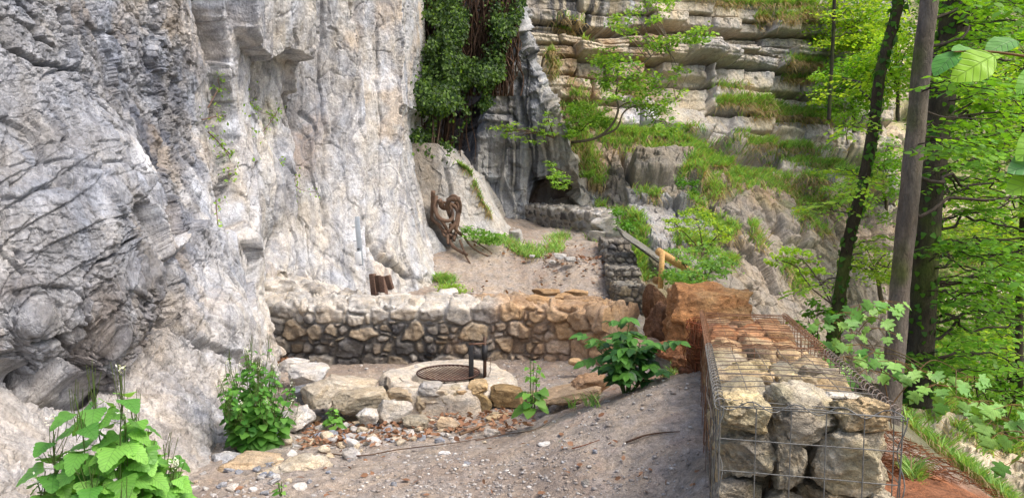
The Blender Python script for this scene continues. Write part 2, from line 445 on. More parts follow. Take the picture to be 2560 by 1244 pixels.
# ------------------------------------------------------------------ cliff sheets
class Sheet: pass
def sheet(name, mat, ctrl, vr, uL, uR, nu, nv, dispf, colf, wl=0, wr=0, lean=.3, kind="structure", label=None, cat=None, smooth=False, dens=None):
    """a rock face through surveyed points (u,v,depth), its sides returning into the hill"""
    vs = np.linspace(vr[0], vr[1], nv)
    def ev(f): return np.interp(vs, [a[0] for a in f], [a[1] for a in f])
    L_, R_ = ev(uL), ev(uR)
    a = np.linspace(0, 1, nu)
    if dens:
        t_ = np.linspace(0, 1, 500); w_ = np.interp(t_, [d_[0] for d_ in dens], [d_[1] for d_ in dens]); cw_ = np.cumsum(w_); cw_ = (cw_ - cw_[0]) / (cw_[-1] - cw_[0]); a = np.interp(a, cw_, t_)
    U = L_[:, None] + (R_ - L_)[:, None] * a[None]; Vv = np.repeat(vs[:, None], nu, 1)
    Y = rbf(ctrl, np.stack([U, Vv], -1))
    X = P(U, Vv, Y)
    def wrap(edge, sgn, k):
        t = (np.arange(1, k + 1) / k)
        out = edge[:, None] + np.stack([sgn * .35 * np.sin(t * pi * .5) * (1 - t * .0) * np.ones_like(t), 3.0 * t ** 1.4, 0 * t], -1)[None] * 1.0
        return out
    if wr: X = np.concatenate([X, wrap(X[:, -1], lean, wr)], 1)
    if wl: X = np.concatenate([wrap(X[:, 0], -lean, wl)[:, ::-1], X], 1)
    du = np.gradient(X, axis=1); dv = np.gradient(X, axis=0)
    n = np.cross(du, dv); n /= np.linalg.norm(n, axis=-1)[..., None] + 1e-9
    s = np.where((n[..., 1] > 0), -1, 1)[..., None] * np.ones_like(n)
    # outward = toward camera; keep orientation consistent from the grid
    if np.mean((n * (np.array([0, 0, EYE]) - X)).sum(-1)) < 0: n = -n
    # smooth the normals
    for _ in range(6):
        n[1:-1] = (n[:-2] + n[1:-1] + n[2:]) / 3; n[:, 1:-1] = (n[:, :-2] + n[:, 1:-1] + n[:, 2:]) / 3
    n /= np.linalg.norm(n, axis=-1)[..., None] + 1e-9
    u, v = proj(X)
    d, info = dispf(X, u, v)
    X2 = X + n * d[..., None]
    cc = np.clip(colf(X2, u, v, d, info), .008, .9)
    o = mk(name, X2, gridF(*X2.shape[:2])[:, ::-1], mat, col=cc, smooth=smooth, kind=kind, label=label, cat=cat)
    S = Sheet(); S.X = X2; S.vs = vs; S.L = L_; S.R = R_; S.off = wl; S.nu = nu; S.n = n; S.a = a; S.o = o
    return S
def on(S, u, v):
    u = np.asarray(u, float); v = np.asarray(v, float)
    i = np.clip(np.round((v - S.vs[0]) / (S.vs[-1] - S.vs[0]) * (len(S.vs) - 1)).astype(int), 0, len(S.vs) - 1)
    a = (u - S.L[i]) / (S.R[i] - S.L[i])
    j = np.clip(np.searchsorted(S.a, a), 0, S.nu - 1) + S.off
    return S.X[i, j], S.n[i, j]

def warp(X, u, v, a, f, seed):
    return u + a * fbm(X * f, 3, seed), v + a * fbm(X * f + 31, 3, seed + 3)
def mixc(c, col, m):
    return c + (np.asarray(col) - c) * np.clip(m, 0, 1)[..., None]

# --- left cliff
A_ctrl = [(-400, -500, 3.9), (-400, 500, 3.6), (-400, 1000, 3.0), (-400, 1400, 2.2), (0, -500, 5.2), (0, 0, 5.0), (0, 500, 4.4), (0, 780, 4.15), (0, 950, 4.25), (0, 1010, 3.85), (0, 1244, 2.75), (0, 1400, 2.4),
    (200, -500, 6.4), (200, 0, 6.0), (200, 500, 4.95), (200, 700, 4.78), (200, 820, 4.72), (210, 960, 4.92), (200, 1060, 4.55), (320, 700, 5.1), (290, 850, 5.15), (200, 1244, 3.4), (200, 1400, 2.9),
    (400, -500, 7.6), (400, 0, 7.2), (400, 400, 6.7), (400, 600, 6.3), (400, 800, 5.7), (400, 1000, 5.0), (440, 1130, 4.6), (430, 1400, 3.6),
    (560, -500, 8.9), (560, 0, 8.7), (560, 400, 8.4), (580, 600, 7.7), (560, 800, 6.4), (560, 1000, 5.75), (580, 1080, 5.4), (600, 1400, 4.4),
    (650, 100, 9.6), (650, 300, 9.8), (640, 600, 9.2), (640, 740, 8.3), (690, 900, 7.9), (730, 1000, 7.0), (730, 1400, 5.6),
    (800, -500, 10.8), (800, 0, 10.6), (800, 400, 10.4), (800, 650, 9.9), (850, 760, 9.4), (850, 900, 9.0), (850, 1400, 8.0),
    (1000, -500, 12.2), (1000, 0, 12), (1000, 400, 11.8), (1020, 600, 11.3), (1080, 740, 11.3), (1000, 900, 10), (1100, 1400, 9)]
bulge = [(-500, -600), (60, -600), (130, 0), (170, 200), (280, 340), (400, 520), (425, 600), (350, 730), (320, 830), (265, 930), (215, 1010), (90, 1000), (15, 950), (-500, 900)]
def A_disp(X, u, v):
    uu, vv = warp(X, u, v, 22, 2.2, 40)
    uf, vf = warp(X, u, v, 5, 4, 44)
    right = sstep(520, 640, u)
    d = .06 * fbm(X * .9, 4, 1) * (1 - .5 * right)
    # left: plates dipping down to the right, right: vertical flutes
    q = X * np.array([1.0, 1.0, .45]) * 1.6
    f1, b1, id1 = facet(q + .3 * fbm(X * 1.3, 2, 5)[..., None], 11, 1.0, .8)
    q2 = X * np.array([1, 1, 1.1]) * 4.2; q2 = q2 + .25 * fbm(X * 3, 2, 6)[..., None]
    q2[..., 0] += .5 * X[..., 2] * 4
    f2, b2, id2 = facet(q2, 12, 1.0, .8)
    q3 = X * np.array([1, 1, 1.6]) * 11 + .2 * fbm(X * 7, 2, 7)[..., None]
    f3, b3, id3 = facet(q3, 13, 1.0, .9)
    q4 = X * np.array([1, 1, 1.5]) * 24 + .15 * fbm(X * 15, 2, 8)[..., None]
    f4, b4, id4 = facet(q4, 14, 1.0, .8)
    rmask = sstep(-.3, .5, fbm(X * 1.1, 3, 60))           # where the rock is shattered
    band = np.exp(-((uu - (430 + .02 * vv)) / 60) ** 2) * sstep(60, 200, v) * (1 - sstep(640, 760, v))   # rubble band
    shat = np.clip(.35 + .65 * rmask + band, 0, 1.6)
    rv = sstep(420, 560, u)
    qv = X * np.array([2.6, 2.6, .5]) + .15 * fbm(X * 3, 2, 15)[..., None]; fv, bv, idv = facet(qv, 16, 1.0, .9)
    qw = X * np.array([8, 8, 1.8]) + .2 * fbm(X * 5, 2, 17)[..., None]; fw, bw, idw = facet(qw, 18, 1.0, .9)
    d = d + rv * (fv * .030 + fw * .010 - .02 * (bv < .025)) + rv * .007 * fbm(np.stack([u / 5, v / 55, 0 * u], -1), 3, 19)
    d = d + f1 * .065 * (1 - rv * .93) + f2 * .030 * (.45 + .6 * shat) * (1 - .9 * rv) + f3 * .016 * shat * (1 - .78 * rv) + f4 * .008 * shat * (1 - .45 * rv)
    cw_ = X * np.array([1, 1, .55]) * 2.4 + .2 * fbm(X * 4, 3, 75)[..., None]; g1_, g2_, _, _ = worley(cw_, 76); ck = (g2_ - g1_); ckm = sstep(-.1, .25, fbm(X * 1.3 + 8, 2, 77)); d = d - .045 * np.exp(-(ck / .03) ** 2) * ckm * (1 - .6 * rv)
    d = d - .010 * (b3 < .07) * shat * (1 - .85 * rv) - .014 * (b2 < .03) * (1 - .9 * rv)
    d = d + .006 * fbm(X * 14, 3, 71) + .003 * fbm(X * 45, 2, 73)
    # vertical fluting of the right part
    fl = fbm(np.stack([u / 45, v / 420, 0 * u], -1), 3, 80)
    d = d + rv * (.055 * fl + .015 * fbm(np.stack([u / 12, v / 160, 0 * u], -1), 3, 81))
    # hanging bulge
    m = soft(uu, vv, bulge, 9)
    inner = 1 - np.exp(-(pl(uu, vv, bulge + [bulge[0]])[0] / 130) ** 2)
    lay = (u * .55 + v * .83 + 30 * fbm(X * 1.1, 2, 46)) / 64; lf = lay - np.floor(lay)
    d = d + m * (.12 + .06 * inner) * sstep(-100, 600, v) + .05 * m + m * sstep(250, 600, v) * (.026 * (lf ** 2) * sstep(-.3, .3, fbm(X * 2.2, 2, 47)) - .016 * np.exp(-(lf / .05) ** 2) + .03 * f1)
    # base slabs
    slab = soft(uu, vv, [(330, 850), (390, 815), (600, 950), (640, 1060), (470, 1200), (420, 1300), (200, 1300), (260, 950)], 6)
    d = d + slab * .07
    low = sstep(780, 980, v) * (1 - m) * (1 - right); d = d - low * (f1 * .05 + f2 * .012)
    s2 = soft(uu, vv, [(380, 640), (470, 560), (590, 600), (640, 760), (700, 900), (690, 960), (600, 930), (500, 880), (395, 800)], 9)
    d = d + s2 * .12
    # overhanging block and the recess below it
    blk = soft(uf, vf, [(525, -600), (716, -600), (716, 150), (690, 128), (640, 118), (600, 150), (560, 110), (540, 60)], 5)
    d = d + blk * .26
    rec = soft(uf, vf, [(600, 148), (645, 120), (716, 150), (718, 300), (690, 420), (640, 330), (600, 230)], 10)
    d = d - rec * .12
    # vertical steps
    for pts, amp, w in [([(718, -600), (716, 0), (722, 200), (724, 400), (722, 640)], .14, 4), ([(862, -600), (868, 0), (885, 200), (897, 360), (898, 560), (905, 700)], .10, 5),
                        ([(500, -600), (502, 0), (520, 90), (545, 250), (562, 400), (580, 600)], -.09, 4), ([(1000, 0), (998, 120), (1000, 290)], .10, 3)]:
        D, S_, T = pl(uf, vf, pts)
        d = d + amp * np.where(S_ < 0, 1, -1) * -1 * np.exp(-D / 110) * 1.25
    # cracks
    for pts, dep, w in [([(20, 10), (55, 50), (60, 100), (100, 135)], .10, 4), ([(118, 30), (140, 110), (165, 180), (175, 205)], .18, 9), ([(185, 255), (215, 290), (240, 315), (262, 345)], .10, 5),
                        ([(-40, 110), (0, 130), (60, 168), (150, 185)], .12, 6), ([(500, -300), (506, 20), (522, 90), (528, 150)], .22, 6), ([(545, 260), (552, 330), (572, 420), (572, 560)], .2, 6),
                        ([(0, 945), (30, 985), (95, 1018), (200, 1020), (250, 960), (290, 880), (325, 800), (380, 700)], .16, 9), ([(470, 130), (468, 220), (480, 270)], .1, 4), ([(800, -200), (806, 60), (800, 200), (812, 330), (815, 560)], .05, 4), ([(660, 300), (668, 420), (662, 560), (650, 660)], .06, 4), ([(950, 60), (948, 200), (955, 330), (952, 500)], .05, 3), ([(610, 420), (600, 520), (612, 640)], .07, 4), ([(770, 560), (776, 640), (790, 700)], .06, 4), ([(716, 240), (722, 300), (725, 420), (728, 575)], .20, 9), ([(712, 60), (716, 110)], .15, 4),
                        ([(897, 300), (900, 420), (900, 540)], .10, 5), ([(905, 560), (935, 600), (955, 640), (1000, 668), (1030, 690)], .16, 8), ([(860, -200), (862, 10), (868, 50)], .12, 7),
                        ([(390, 0), (396, 60), (405, 85)], .1, 5), ([(110, 710), (140, 670), (215, 640), (260, 630)], .10, 4), ([(105, 710), (108, 770), (135, 800)], .06, 4), ([(0, 810), (60, 805), (85, 835)], .12, 7),
                        ([(330, 845), (385, 805), (430, 850), (500, 880)], .10, 5), ([(440, 200), (425, 300), (415, 420), (420, 560)], .10, 8), ([(660, 60), (650, 100)], .06, 3), ([(1000, 250), (1003, 285)], .2, 6),
                        ([(640, 250), (632, 330), (634, 400)], .06, 4), ([(760, 280), (790, 330), (790, 390)], .05, 5)]:
        D, S_, T = pl(uf, vf, pts)
        d = d - 1.5 * dep * np.exp(-(D / (w * .75)) ** 2)
    foot = sstep(430, 1250, v)
    return d, dict(f1=f1, id2=id2, id3=id3, shat=shat, m=m, right=right, band=band, rec=rec, slab=slab)
def A_col(X, u, v, d, I):
    uu, vv = warp(X, u, v, 40, 1.5, 90)
    c = np.ones(X.shape) * (s2l(156, 159, 165) + (s2l(178, 179, 181) - s2l(156, 159, 165)) * sstep(430, 640, u)[..., None])
    n = fbm(X * .8, 4, 91); n2 = fbm(X * 3.5, 4, 92)
    c = c * (1 + .16 * n + .16 * n2 + .12 * (I['id2'] - .5) + .12 * (I['id3'] - .5) * I['shat'])[..., None]
    st = fbm(np.stack([u / 26, v / 260, 0 * u], -1), 4, 93)
    c = mixc(c, s2l(192, 189, 183), I['right'] * np.clip(.38 + st * 1.0 + .3 * n, 0, .85))
    c = mixc(c, s2l(204, 184, 158), I['right'] * np.clip(fbm(X * 1.7, 4, 94) * 1.4 - .42, 0, .42))
    c = mixc(c, s2l(206, 208, 212), np.clip(fbm(X * 1.6 + 9, 4, 95) * 1.8 - .3, 0, .8))
    c = mixc(c, s2l(112, 112, 114), np.clip(fbm(X * np.array([2.5, 2.5, 1.0]) + 19, 4, 97) * 1.8 - .45, 0, .65) * (1 - .55 * I['right']))
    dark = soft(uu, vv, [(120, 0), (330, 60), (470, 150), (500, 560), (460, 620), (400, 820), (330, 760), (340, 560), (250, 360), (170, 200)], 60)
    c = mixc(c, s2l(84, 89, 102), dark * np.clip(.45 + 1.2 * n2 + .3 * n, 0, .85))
    c = mixc(c, s2l(176, 164, 148), (1 - I['right']) * np.clip(fbm(X * 1.6 + 4, 4, 96) * 1.5 - .35, 0, .4))
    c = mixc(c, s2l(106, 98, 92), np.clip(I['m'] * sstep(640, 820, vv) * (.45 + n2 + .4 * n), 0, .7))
    wp = np.exp(-(((uu - 300) / 42) ** 2 + ((vv - 380) / 70) ** 2))
    c = mixc(c, s2l(232, 234, 238), wp * .9)
    bs = np.exp(-(((uu - 770) / 45) ** 2 + ((vv - 360) / 80) ** 2)); c = mixc(c, s2l(150, 130, 112), bs * np.clip(.4 + n2, 0, .7))
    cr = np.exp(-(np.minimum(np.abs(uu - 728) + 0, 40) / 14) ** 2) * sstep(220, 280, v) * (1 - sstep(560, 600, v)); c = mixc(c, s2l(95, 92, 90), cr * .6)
    stk = fbm(np.stack([uu / 9, vv / 170, 0 * u], -1), 3, 98); c = mixc(c, s2l(112, 114, 120), np.clip(stk * 1.6 - .35, 0, .5))
    low = sstep(700, 1000, v); c = mixc(c, s2l(186, 180, 172), low * (1 - I['m']) * np.clip(.4 + n, 0, .6))
    return c
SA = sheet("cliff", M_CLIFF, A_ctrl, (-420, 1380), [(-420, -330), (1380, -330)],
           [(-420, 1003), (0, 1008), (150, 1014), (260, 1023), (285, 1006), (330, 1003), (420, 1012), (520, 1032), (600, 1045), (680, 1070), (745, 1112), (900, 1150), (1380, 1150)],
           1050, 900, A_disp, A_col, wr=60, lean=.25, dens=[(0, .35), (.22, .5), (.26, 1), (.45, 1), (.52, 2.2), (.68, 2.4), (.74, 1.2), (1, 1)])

# --- recess wall behind the ivy
B_ctrl = [(900, -300, 17.5), (900, 600, 16), (1030, 0, 17.3), (1150, 200, 17.2), (1120, 500, 16), (1200, 540, 16.2), (1290, 60, 16.4), (1300, 250, 16.6), (1300, 400, 16.7), (1340, 540, 16.8), (1400, 250, 16.2), (1440, 400, 16), (1440, 100, 16.4), (1440, 560, 16.2), (1400, -300, 17), (1150, -300, 17.5), (1300, 700, 15.5)]
def B_disp(X, u, v):
    uf, vf = warp(X, u, v, 9, 2.0, 140)
    d = .25 * fbm(X * .6, 4, 141)
    f1, b1, i1 = facet(X * np.array([1, 1, .5]) * 1.3, 142, 1, .8); f2, b2, i2 = facet(X * 3.5, 143, 1, .8); f3, b3, i3 = facet(X * 9, 144, 1, .8)
    d = d + f1 * .22 + f2 * .06 + f3 * .025 + .02 * fbm(X * 12, 3, 145)
    cave = soft(uf, vf, [(1328, 464), (1432, 460), (1446, 500), (1436, 570), (1322, 570)], 5)
    d = d - cave * .5
    hol = np.exp(-(((uf - 1285) / 9) ** 2 + ((vf - 466) / 18) ** 2)); d = d - .25 * hol
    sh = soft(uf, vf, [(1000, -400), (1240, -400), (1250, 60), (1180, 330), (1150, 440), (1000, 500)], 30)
    d = d - sh * 1.0
    for pts, dep, w in [([(1270, 20), (1285, 180), (1310, 330), (1326, 470)], .15, 7), ([(1150, 290), (1270, 285), (1290, 320)], .15, 4), ([(1326, 455), (1400, 462)], .2, 4), ([(1380, 230), (1400, 330), (1425, 420)], .1, 5)]:
        D, _, _ = pl(uf, vf, pts); d = d - dep * np.exp(-(D / w) ** 2)
    return d, dict(id=i2, cave=cave, sh=sh)
def B_col(X, u, v, d, I):
    c = np.ones(X.shape) * s2l(150, 152, 154)
    n = fbm(X * .7, 4, 150); n2 = fbm(X * 3, 4, 151)
    c = c * (1 + .2 * n + .2 * n2)[..., None]
    st = fbm(np.stack([u / 12, v / 190, 0 * u], -1), 4, 152)
    c = mixc(c, s2l(62, 64, 70), np.clip(st * 1.6 + .1, 0, .8))
    c = mixc(c, s2l(200, 198, 192), np.clip(fbm(np.stack([u / 9, v / 220, 0 * u], -1) + 5, 3, 153) * 2.2 - .7, 0, .8))
    c = mixc(c, s2l(165, 160, 145), sstep(1330, 1400, u) * sstep(200, 300, v) * .6)
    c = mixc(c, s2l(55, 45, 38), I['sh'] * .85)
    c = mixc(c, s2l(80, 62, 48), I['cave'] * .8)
    return c
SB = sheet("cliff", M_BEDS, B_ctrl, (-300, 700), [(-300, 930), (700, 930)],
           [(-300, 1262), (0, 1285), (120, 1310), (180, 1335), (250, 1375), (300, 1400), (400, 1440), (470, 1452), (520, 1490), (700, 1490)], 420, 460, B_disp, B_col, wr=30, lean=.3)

# --- bedded terraces
C_ctrl = [(1200, -300, 20), (1200, 500, 18), (1400, 0, 19), (1400, 300, 18.2), (1450, 500, 17), (1600, -300, 20.5), (1600, 100, 19.8), (1600, 340, 18.6), (1560, 420, 16.8), (1500, 560, 15.4), (1650, 450, 16.4), (1700, 600, 14.6), (1560, 640, 14.0),
    (1750, 360, 18.4), (1850, 410, 18.2), (1880, 470, 16.6), (1900, -300, 23), (1900, 100, 22), (1900, 380, 20.5), (2000, 0, 22.8), (2050, 230, 22.2), (2080, 380, 21), (2100, 500, 18.4), (2000, 480, 18.0), (2000, 600, 16.2), (1960, 760, 14.2), (1850, 700, 13.6), (1750, 690, 13.0),
    (1650, 720, 12.4), (2100, 700, 16), (2200, 500, 20), (2200, 900, 15.5), (2000, 900, 13), (1700, 900, 11.2), (2250, 0, 24)]
rb = np.random.default_rng(5)
beds = np.cumsum(np.r_[-330, rb.choice([24, 34, 46, 58, 66, 30], 40)])
def bedinfo(u, v, X):
    w = v - .055 * (u - 1800) - 22 * sstep(1600, 2000, u) * 0 + 7 * fbm(X * .15, 2, 160) + 3 * fbm(X * 1.5, 2, 161)
    k = np.clip(np.searchsorted(beds, w.ravel()).reshape(w.shape), 1, len(beds) - 1)
    lo = beds[k - 1]; hi = beds[k]
    return k, (w - lo), (hi - w), hi - lo
terr = [(1380, 240), (1470, 330), (1560, 345), (1700, 350), (1790, 385), (1850, 425), (1950, 470), (2060, 500), (2200, 520)]
def C_disp(X, u, v):
    k, a, b, th = bedinfo(u, v, X)
    uf, vf = warp(X, u, v, 8, 1.5, 170)
    D, S_, T = pl(uf, vf, terr)
    up = np.where(S_ < 0, sstep(0, 14, D), 0)          # above the terrace line
    lowm = 1 - up
    h = lambda s: _h(k, k * 0, k * 0, s)
    # vertical joints per bed
    jw = 60 + 110 * h(3)
    ju = (u + 300 * h(4) + 10 * fbm(X * 2, 2, 162)) / jw
    j = np.floor(ju); jf = (ju - j) * jw
    hj = _h(k, j.astype(int), k * 0, 6); hj2 = _h(k, j.astype(int), k * 0, 7)
    pro = (h(5) - .5) * .62 + (hj - .5) * .5
    sub_ = np.floor(a / np.maximum(th / (1 + np.floor(h(11) * 3)), 7)); hs_ = _h(k, j.astype(int), sub_.astype(int), 12); pro = pro + (hs_ - .5) * .12 - .05 * (np.abs(a / np.maximum(th / (1 + np.floor(h(11) * 3)), 7) - np.round(a / np.maximum(th / (1 + np.floor(h(11) * 3)), 7))) < .09)
    tiltj = (jf / jw - .5) * (hj2 - .5) * .35
    edge = np.minimum(np.minimum(a, b), 60); je = np.minimum(jf, jw - jf)
    bed = pro + tiltj - .5 * np.exp(-(b / 3.6) ** 2) * (h(8) > .25) - .24 * np.exp(-(je / 2.4) ** 2) - .10 * np.exp(-(a / 2.5) ** 2) + .10 * sstep(0, 4, b) * sstep(0, 4, a)
    f1, b1, i1 = facet(X * np.array([1, 1, .7]) * .95, 171, 1, .8); f2, b2, i2 = facet(X * 3.2, 172, 1, .8); f3, b3, i3 = facet(X * 8, 173, 1, .9)
    big = f1 * .17 - .08 * (b1 < .04)
    d = up * bed * 1.0 + lowm * big + (.032 + .025 * lowm) * f2 + .020 * f3 - lowm * .05 * (b2 < .035) + .10 * fbm(X * .5, 3, 174) * lowm + .014 * fbm(X * 10, 3, 175)
    for pts, dep, w in [([(1575, 400), (1577, 440), (1582, 470), (1640, 460), (1700, 455), (1750, 480)], .3, 5), ([(1640, 470), (1680, 500), (1700, 520)], .2, 4), ([(1560, 380), (1572, 440)], .4, 8),
                        ([(1840, 540), (1860, 620), (1850, 700)], .15, 5), ([(1570, 425), (1640, 432)], .12, 3), ([(2000, 560), (2010, 640), (2060, 720)], .3, 8), ([(1880, 480), (1930, 560), (1990, 590)], .15, 5),
                        ([(1900, 560), (1850, 640), (1880, 760)], .1, 4), ([(2180, 560), (2210, 640)], .5, 12)]:
        Dd, _, _ = pl(uf, vf, pts); d = d - dep * np.exp(-(Dd / w) ** 2)
    # big overhanging block row
    ov = soft(uf, vf, [(1640, 130), (1765, 140), (1765, 212), (1720, 200), (1640, 190)], 2); d = d + ov * .3
    ov = soft(uf, vf, [(1770, 120), (1950, 150), (1950, 184), (1870, 175), (1770, 166)], 2); d = d + ov * .2
    ov = soft(uf, vf, [(1830, 290), (2085, 285), (2085, 345), (1960, 355), (1830, 345)], 2); d = d + ov * .2
    ov = soft(uf, vf, [(1575, 400), (1700, 395), (1760, 430), (1750, 478), (1640, 455), (1580, 468)], 4); d = d + ov * .35
    dn = np.exp(-(((uf - 1500) / 50) ** 2 + ((vf - 60) / 60) ** 2)); d = d - dn * .5
    slabm = soft(uf, vf, [(1560, 480), (1730, 500), (1790, 600), (1780, 690), (1640, 640), (1575, 560)], 6); d = d + slabm * .15
    return d, dict(up=up, h=h(9), hj=hj, b=b, a=a, i2=i2, i1=i1, slab=slabm)
def C_col(X, u, v, d, I):
    n = fbm(X * .55, 4, 180); n2 = fbm(X * 2.2, 4, 181)
    c = np.ones(X.shape) * s2l(196, 186, 165)
    c = c * (1 + .18 * n2 + .22 * (I['hj'] - .5) * I['up'] + .15 * (I['i2'] - .5))[..., None]
    c = mixc(c, s2l(150, 152, 158), np.clip(n * 1.4 - .05, 0, .6) * I['up'])
    grey = 1 - I['up']
    c = mixc(c, s2l(126, 120, 112), grey * .85)
    c = mixc(c, s2l(98, 104, 62), grey * np.clip(fbm(X * .9 + 3, 4, 186) * 1.8 - .25, 0, .65))
    c = mixc(c, s2l(168, 146, 122), grey * np.clip(n * 1.5, 0, .6))
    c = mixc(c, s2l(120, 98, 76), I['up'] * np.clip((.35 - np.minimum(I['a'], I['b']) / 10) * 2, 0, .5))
    br = soft(u + 20 * n2, v + 20 * n, [(1380, 90), (1640, 90), (1660, 300), (1600, 330), (1400, 300)], 20)
    c = mixc(c, s2l(150, 124, 92), br * np.clip(.6 + n2, 0, .85))
    st = fbm(np.stack([u / 10, v / 120, 0 * u], -1), 3, 183)
    c = mixc(c, s2l(72, 76, 84), sstep(1300, 1360, u) * (1 - sstep(1580, 1640, u)) * (1 - sstep(60, 110, v)) * np.clip(.4 + st * 1.6, 0, .9))
    c = mixc(c, s2l(225, 222, 215), sstep(1500, 1520, u) * (1 - sstep(1580, 1600, u)) * (1 - sstep(60, 110, v)) * np.clip(st * 2, 0, .9))
    c = mixc(c, s2l(100, 104, 112), sstep(1950, 2040, u) * I['up'] * np.clip(.3 + st, 0, .7))
    rs = soft(u + 12 * n2, v, [(1545, 240), (1640, 240), (1640, 320), (1560, 325)], 10); c = mixc(c, s2l(205, 205, 210), rs * .7)
    wh = soft(u + 6 * n2, v, [(1470, 475), (1495, 475), (1500, 530), (1470, 530)], 6); c = mixc(c, s2l(225, 225, 222), wh * .8)
    c = mixc(c, s2l(168, 168, 170), I['slab'] * .7)
    c = mixc(c, s2l(172, 160, 144), sstep(1780, 1900, u) * sstep(520, 640, v) * .5)
    return c
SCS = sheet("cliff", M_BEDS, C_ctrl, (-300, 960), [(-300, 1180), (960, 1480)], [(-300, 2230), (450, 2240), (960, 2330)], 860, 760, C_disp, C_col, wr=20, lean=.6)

# --- far side of the ravine, right
D_ctrl = [(1900, -400, 30), (2300, -400, 32), (2900, -400, 30), (1900, 300, 27), (2300, 300, 26), (2900, 300, 24), (2100, 700, 19), (2400, 700, 20), (2900, 700, 18), (2100, 1300, 11), (2500, 1300, 11), (2900, 1300, 10)]
def D_disp(X, u, v):
    f1, b1, i1 = facet(X * np.array([1, 1, .7]) * .5, 201, 1, .8); f2, b2, i2 = facet(X * 1.6, 202, 1, .8); f3, _, _ = facet(X * 5, 203, 1, .8)
    return f1 * .35 + f2 * .10 + f3 * .04 + .3 * fbm(X * .4, 3, 204) + .05 * fbm(X * 6, 3, 205), dict(i=i2)
def D_col(X, u, v, d, I):
    n = fbm(X * .35, 4, 210); n2 = fbm(X * 1.5, 4, 211)
    c = np.ones(X.shape) * s2l(206, 192, 168) * (1 + .2 * n2 + .2 * (I['i'] - .5))[..., None]
    c = mixc(c, s2l(120, 134, 66), np.clip(n * 1.6 + .25 + .5 * n2 + sstep(350, 0, v) * .7, 0, .85))
    return c
SD = sheet("hillside", M_BEDS, D_ctrl, (-400, 1300), [(-400, 1950), (1300, 1900)], [(-400, 2950), (1300, 2950)], 300, 320, D_disp, D_col)

# --- pale toe of rock with the roots, and the slab below it
E_ctrl = [(1020, 380, 13.4), (1100, 390, 13.6), (1170, 440, 13.8), (1250, 600, 13.6), (1150, 600, 13.0), (1040, 560, 12.8), (1300, 700, 12.6), (1030, 700, 12.2), (950, 500, 13)]
def E_disp(X, u, v):
    uf, vf = warp(X, u, v, 6, 2, 221)
    f1, b1, i1 = facet(X * 1.6, 222, 1, .8); f2, b2, i2 = facet(X * 5, 223, 1, .8)
    d = f1 * .06 + f2 * .02 + .01 * fbm(X * 11, 3, 224) + .06 * fbm(X, 3, 225)
    for pts, dep, w in [([(1035, 530), (1090, 560), (1130, 620), (1160, 690)], .25, 7), ([(1110, 400), (1130, 470), (1140, 540)], .1, 5)]:
        D, _, _ = pl(uf, vf, pts); d = d - dep * np.exp(-(D / w) ** 2)
    return d, dict(i=i2, l=soft(uf, vf, [(1030, 535), (1090, 565), (1160, 690), (1060, 720)], 6))
def E_col(X, u, v, d, I):
    n = fbm(X * 2, 4, 230)
    c = np.ones(X.shape) * s2l(172, 169, 163) * (1 + .2 * n + .12 * (I['i'] - .5))[..., None]
    c = mixc(c, s2l(108, 100, 88), (1 - sstep(1080, 1130, u)) * (1 - I['l']) * .7)
    c = mixc(c, s2l(165, 168, 170), I['l'] * .8)
    c = mixc(c, s2l(105, 92, 55), np.clip(sstep(.05, .3, n) * sstep(560, 640, v) * (1 - I['l']), 0, .6))
    return c
SE = sheet("rock_outcrop", M_CLIFF, E_ctrl, (360, 760), [(360, 1000), (760, 1000)], [(360, 1100), (395, 1125), (440, 1175), (500, 1205), (560, 1238), (600, 1262), (640, 1285), (690, 1180), (760, 1150)], 260, 260, E_disp, E_col, wr=20, lean=.5)

# ================================================================== stonework
def cells2(s_, h_, cw, ch, seed):
    """jittered courses of stones on a face: border distance, id"""
    r0 = np.floor(h_ / ch).astype(np.int64)
    F1 = np.full(s_.shape, 9.); F2 = F1.copy(); ID = np.zeros(s_.shape)
    for dr in (-1, 0, 1):
        r = r0 + dr; offx = .5 * (r & 1) + .3 * _h(r, r * 0, r * 0, seed + 9)
        q0 = np.floor(s_ / cw - offx).astype(np.int64)
        for dq in (-1, 0, 1):
            q = q0 + dq
            cx = (q + offx + .5 + .52 * (_h(q, r, r * 0, seed) - .5)) * cw
            cy = (r + .5 + .42 * (_h(q, r, r * 0, seed + 1) - .5)) * ch
            w = _h(q, r, r * 0, seed + 2) * .22
            d = np.sqrt(((s_ - cx) / cw) ** 2 + ((h_ - cy) / ch) ** 2) - w
            m = d < F1
            F2 = np.where(m, F1, np.minimum(F2, d)); F1 = np.where(m, d, F1)
            ID = np.where(m, _h(q, r, r * 0, seed + 3), ID)
    return (F2 - F1) * .5 * min(cw, ch), ID
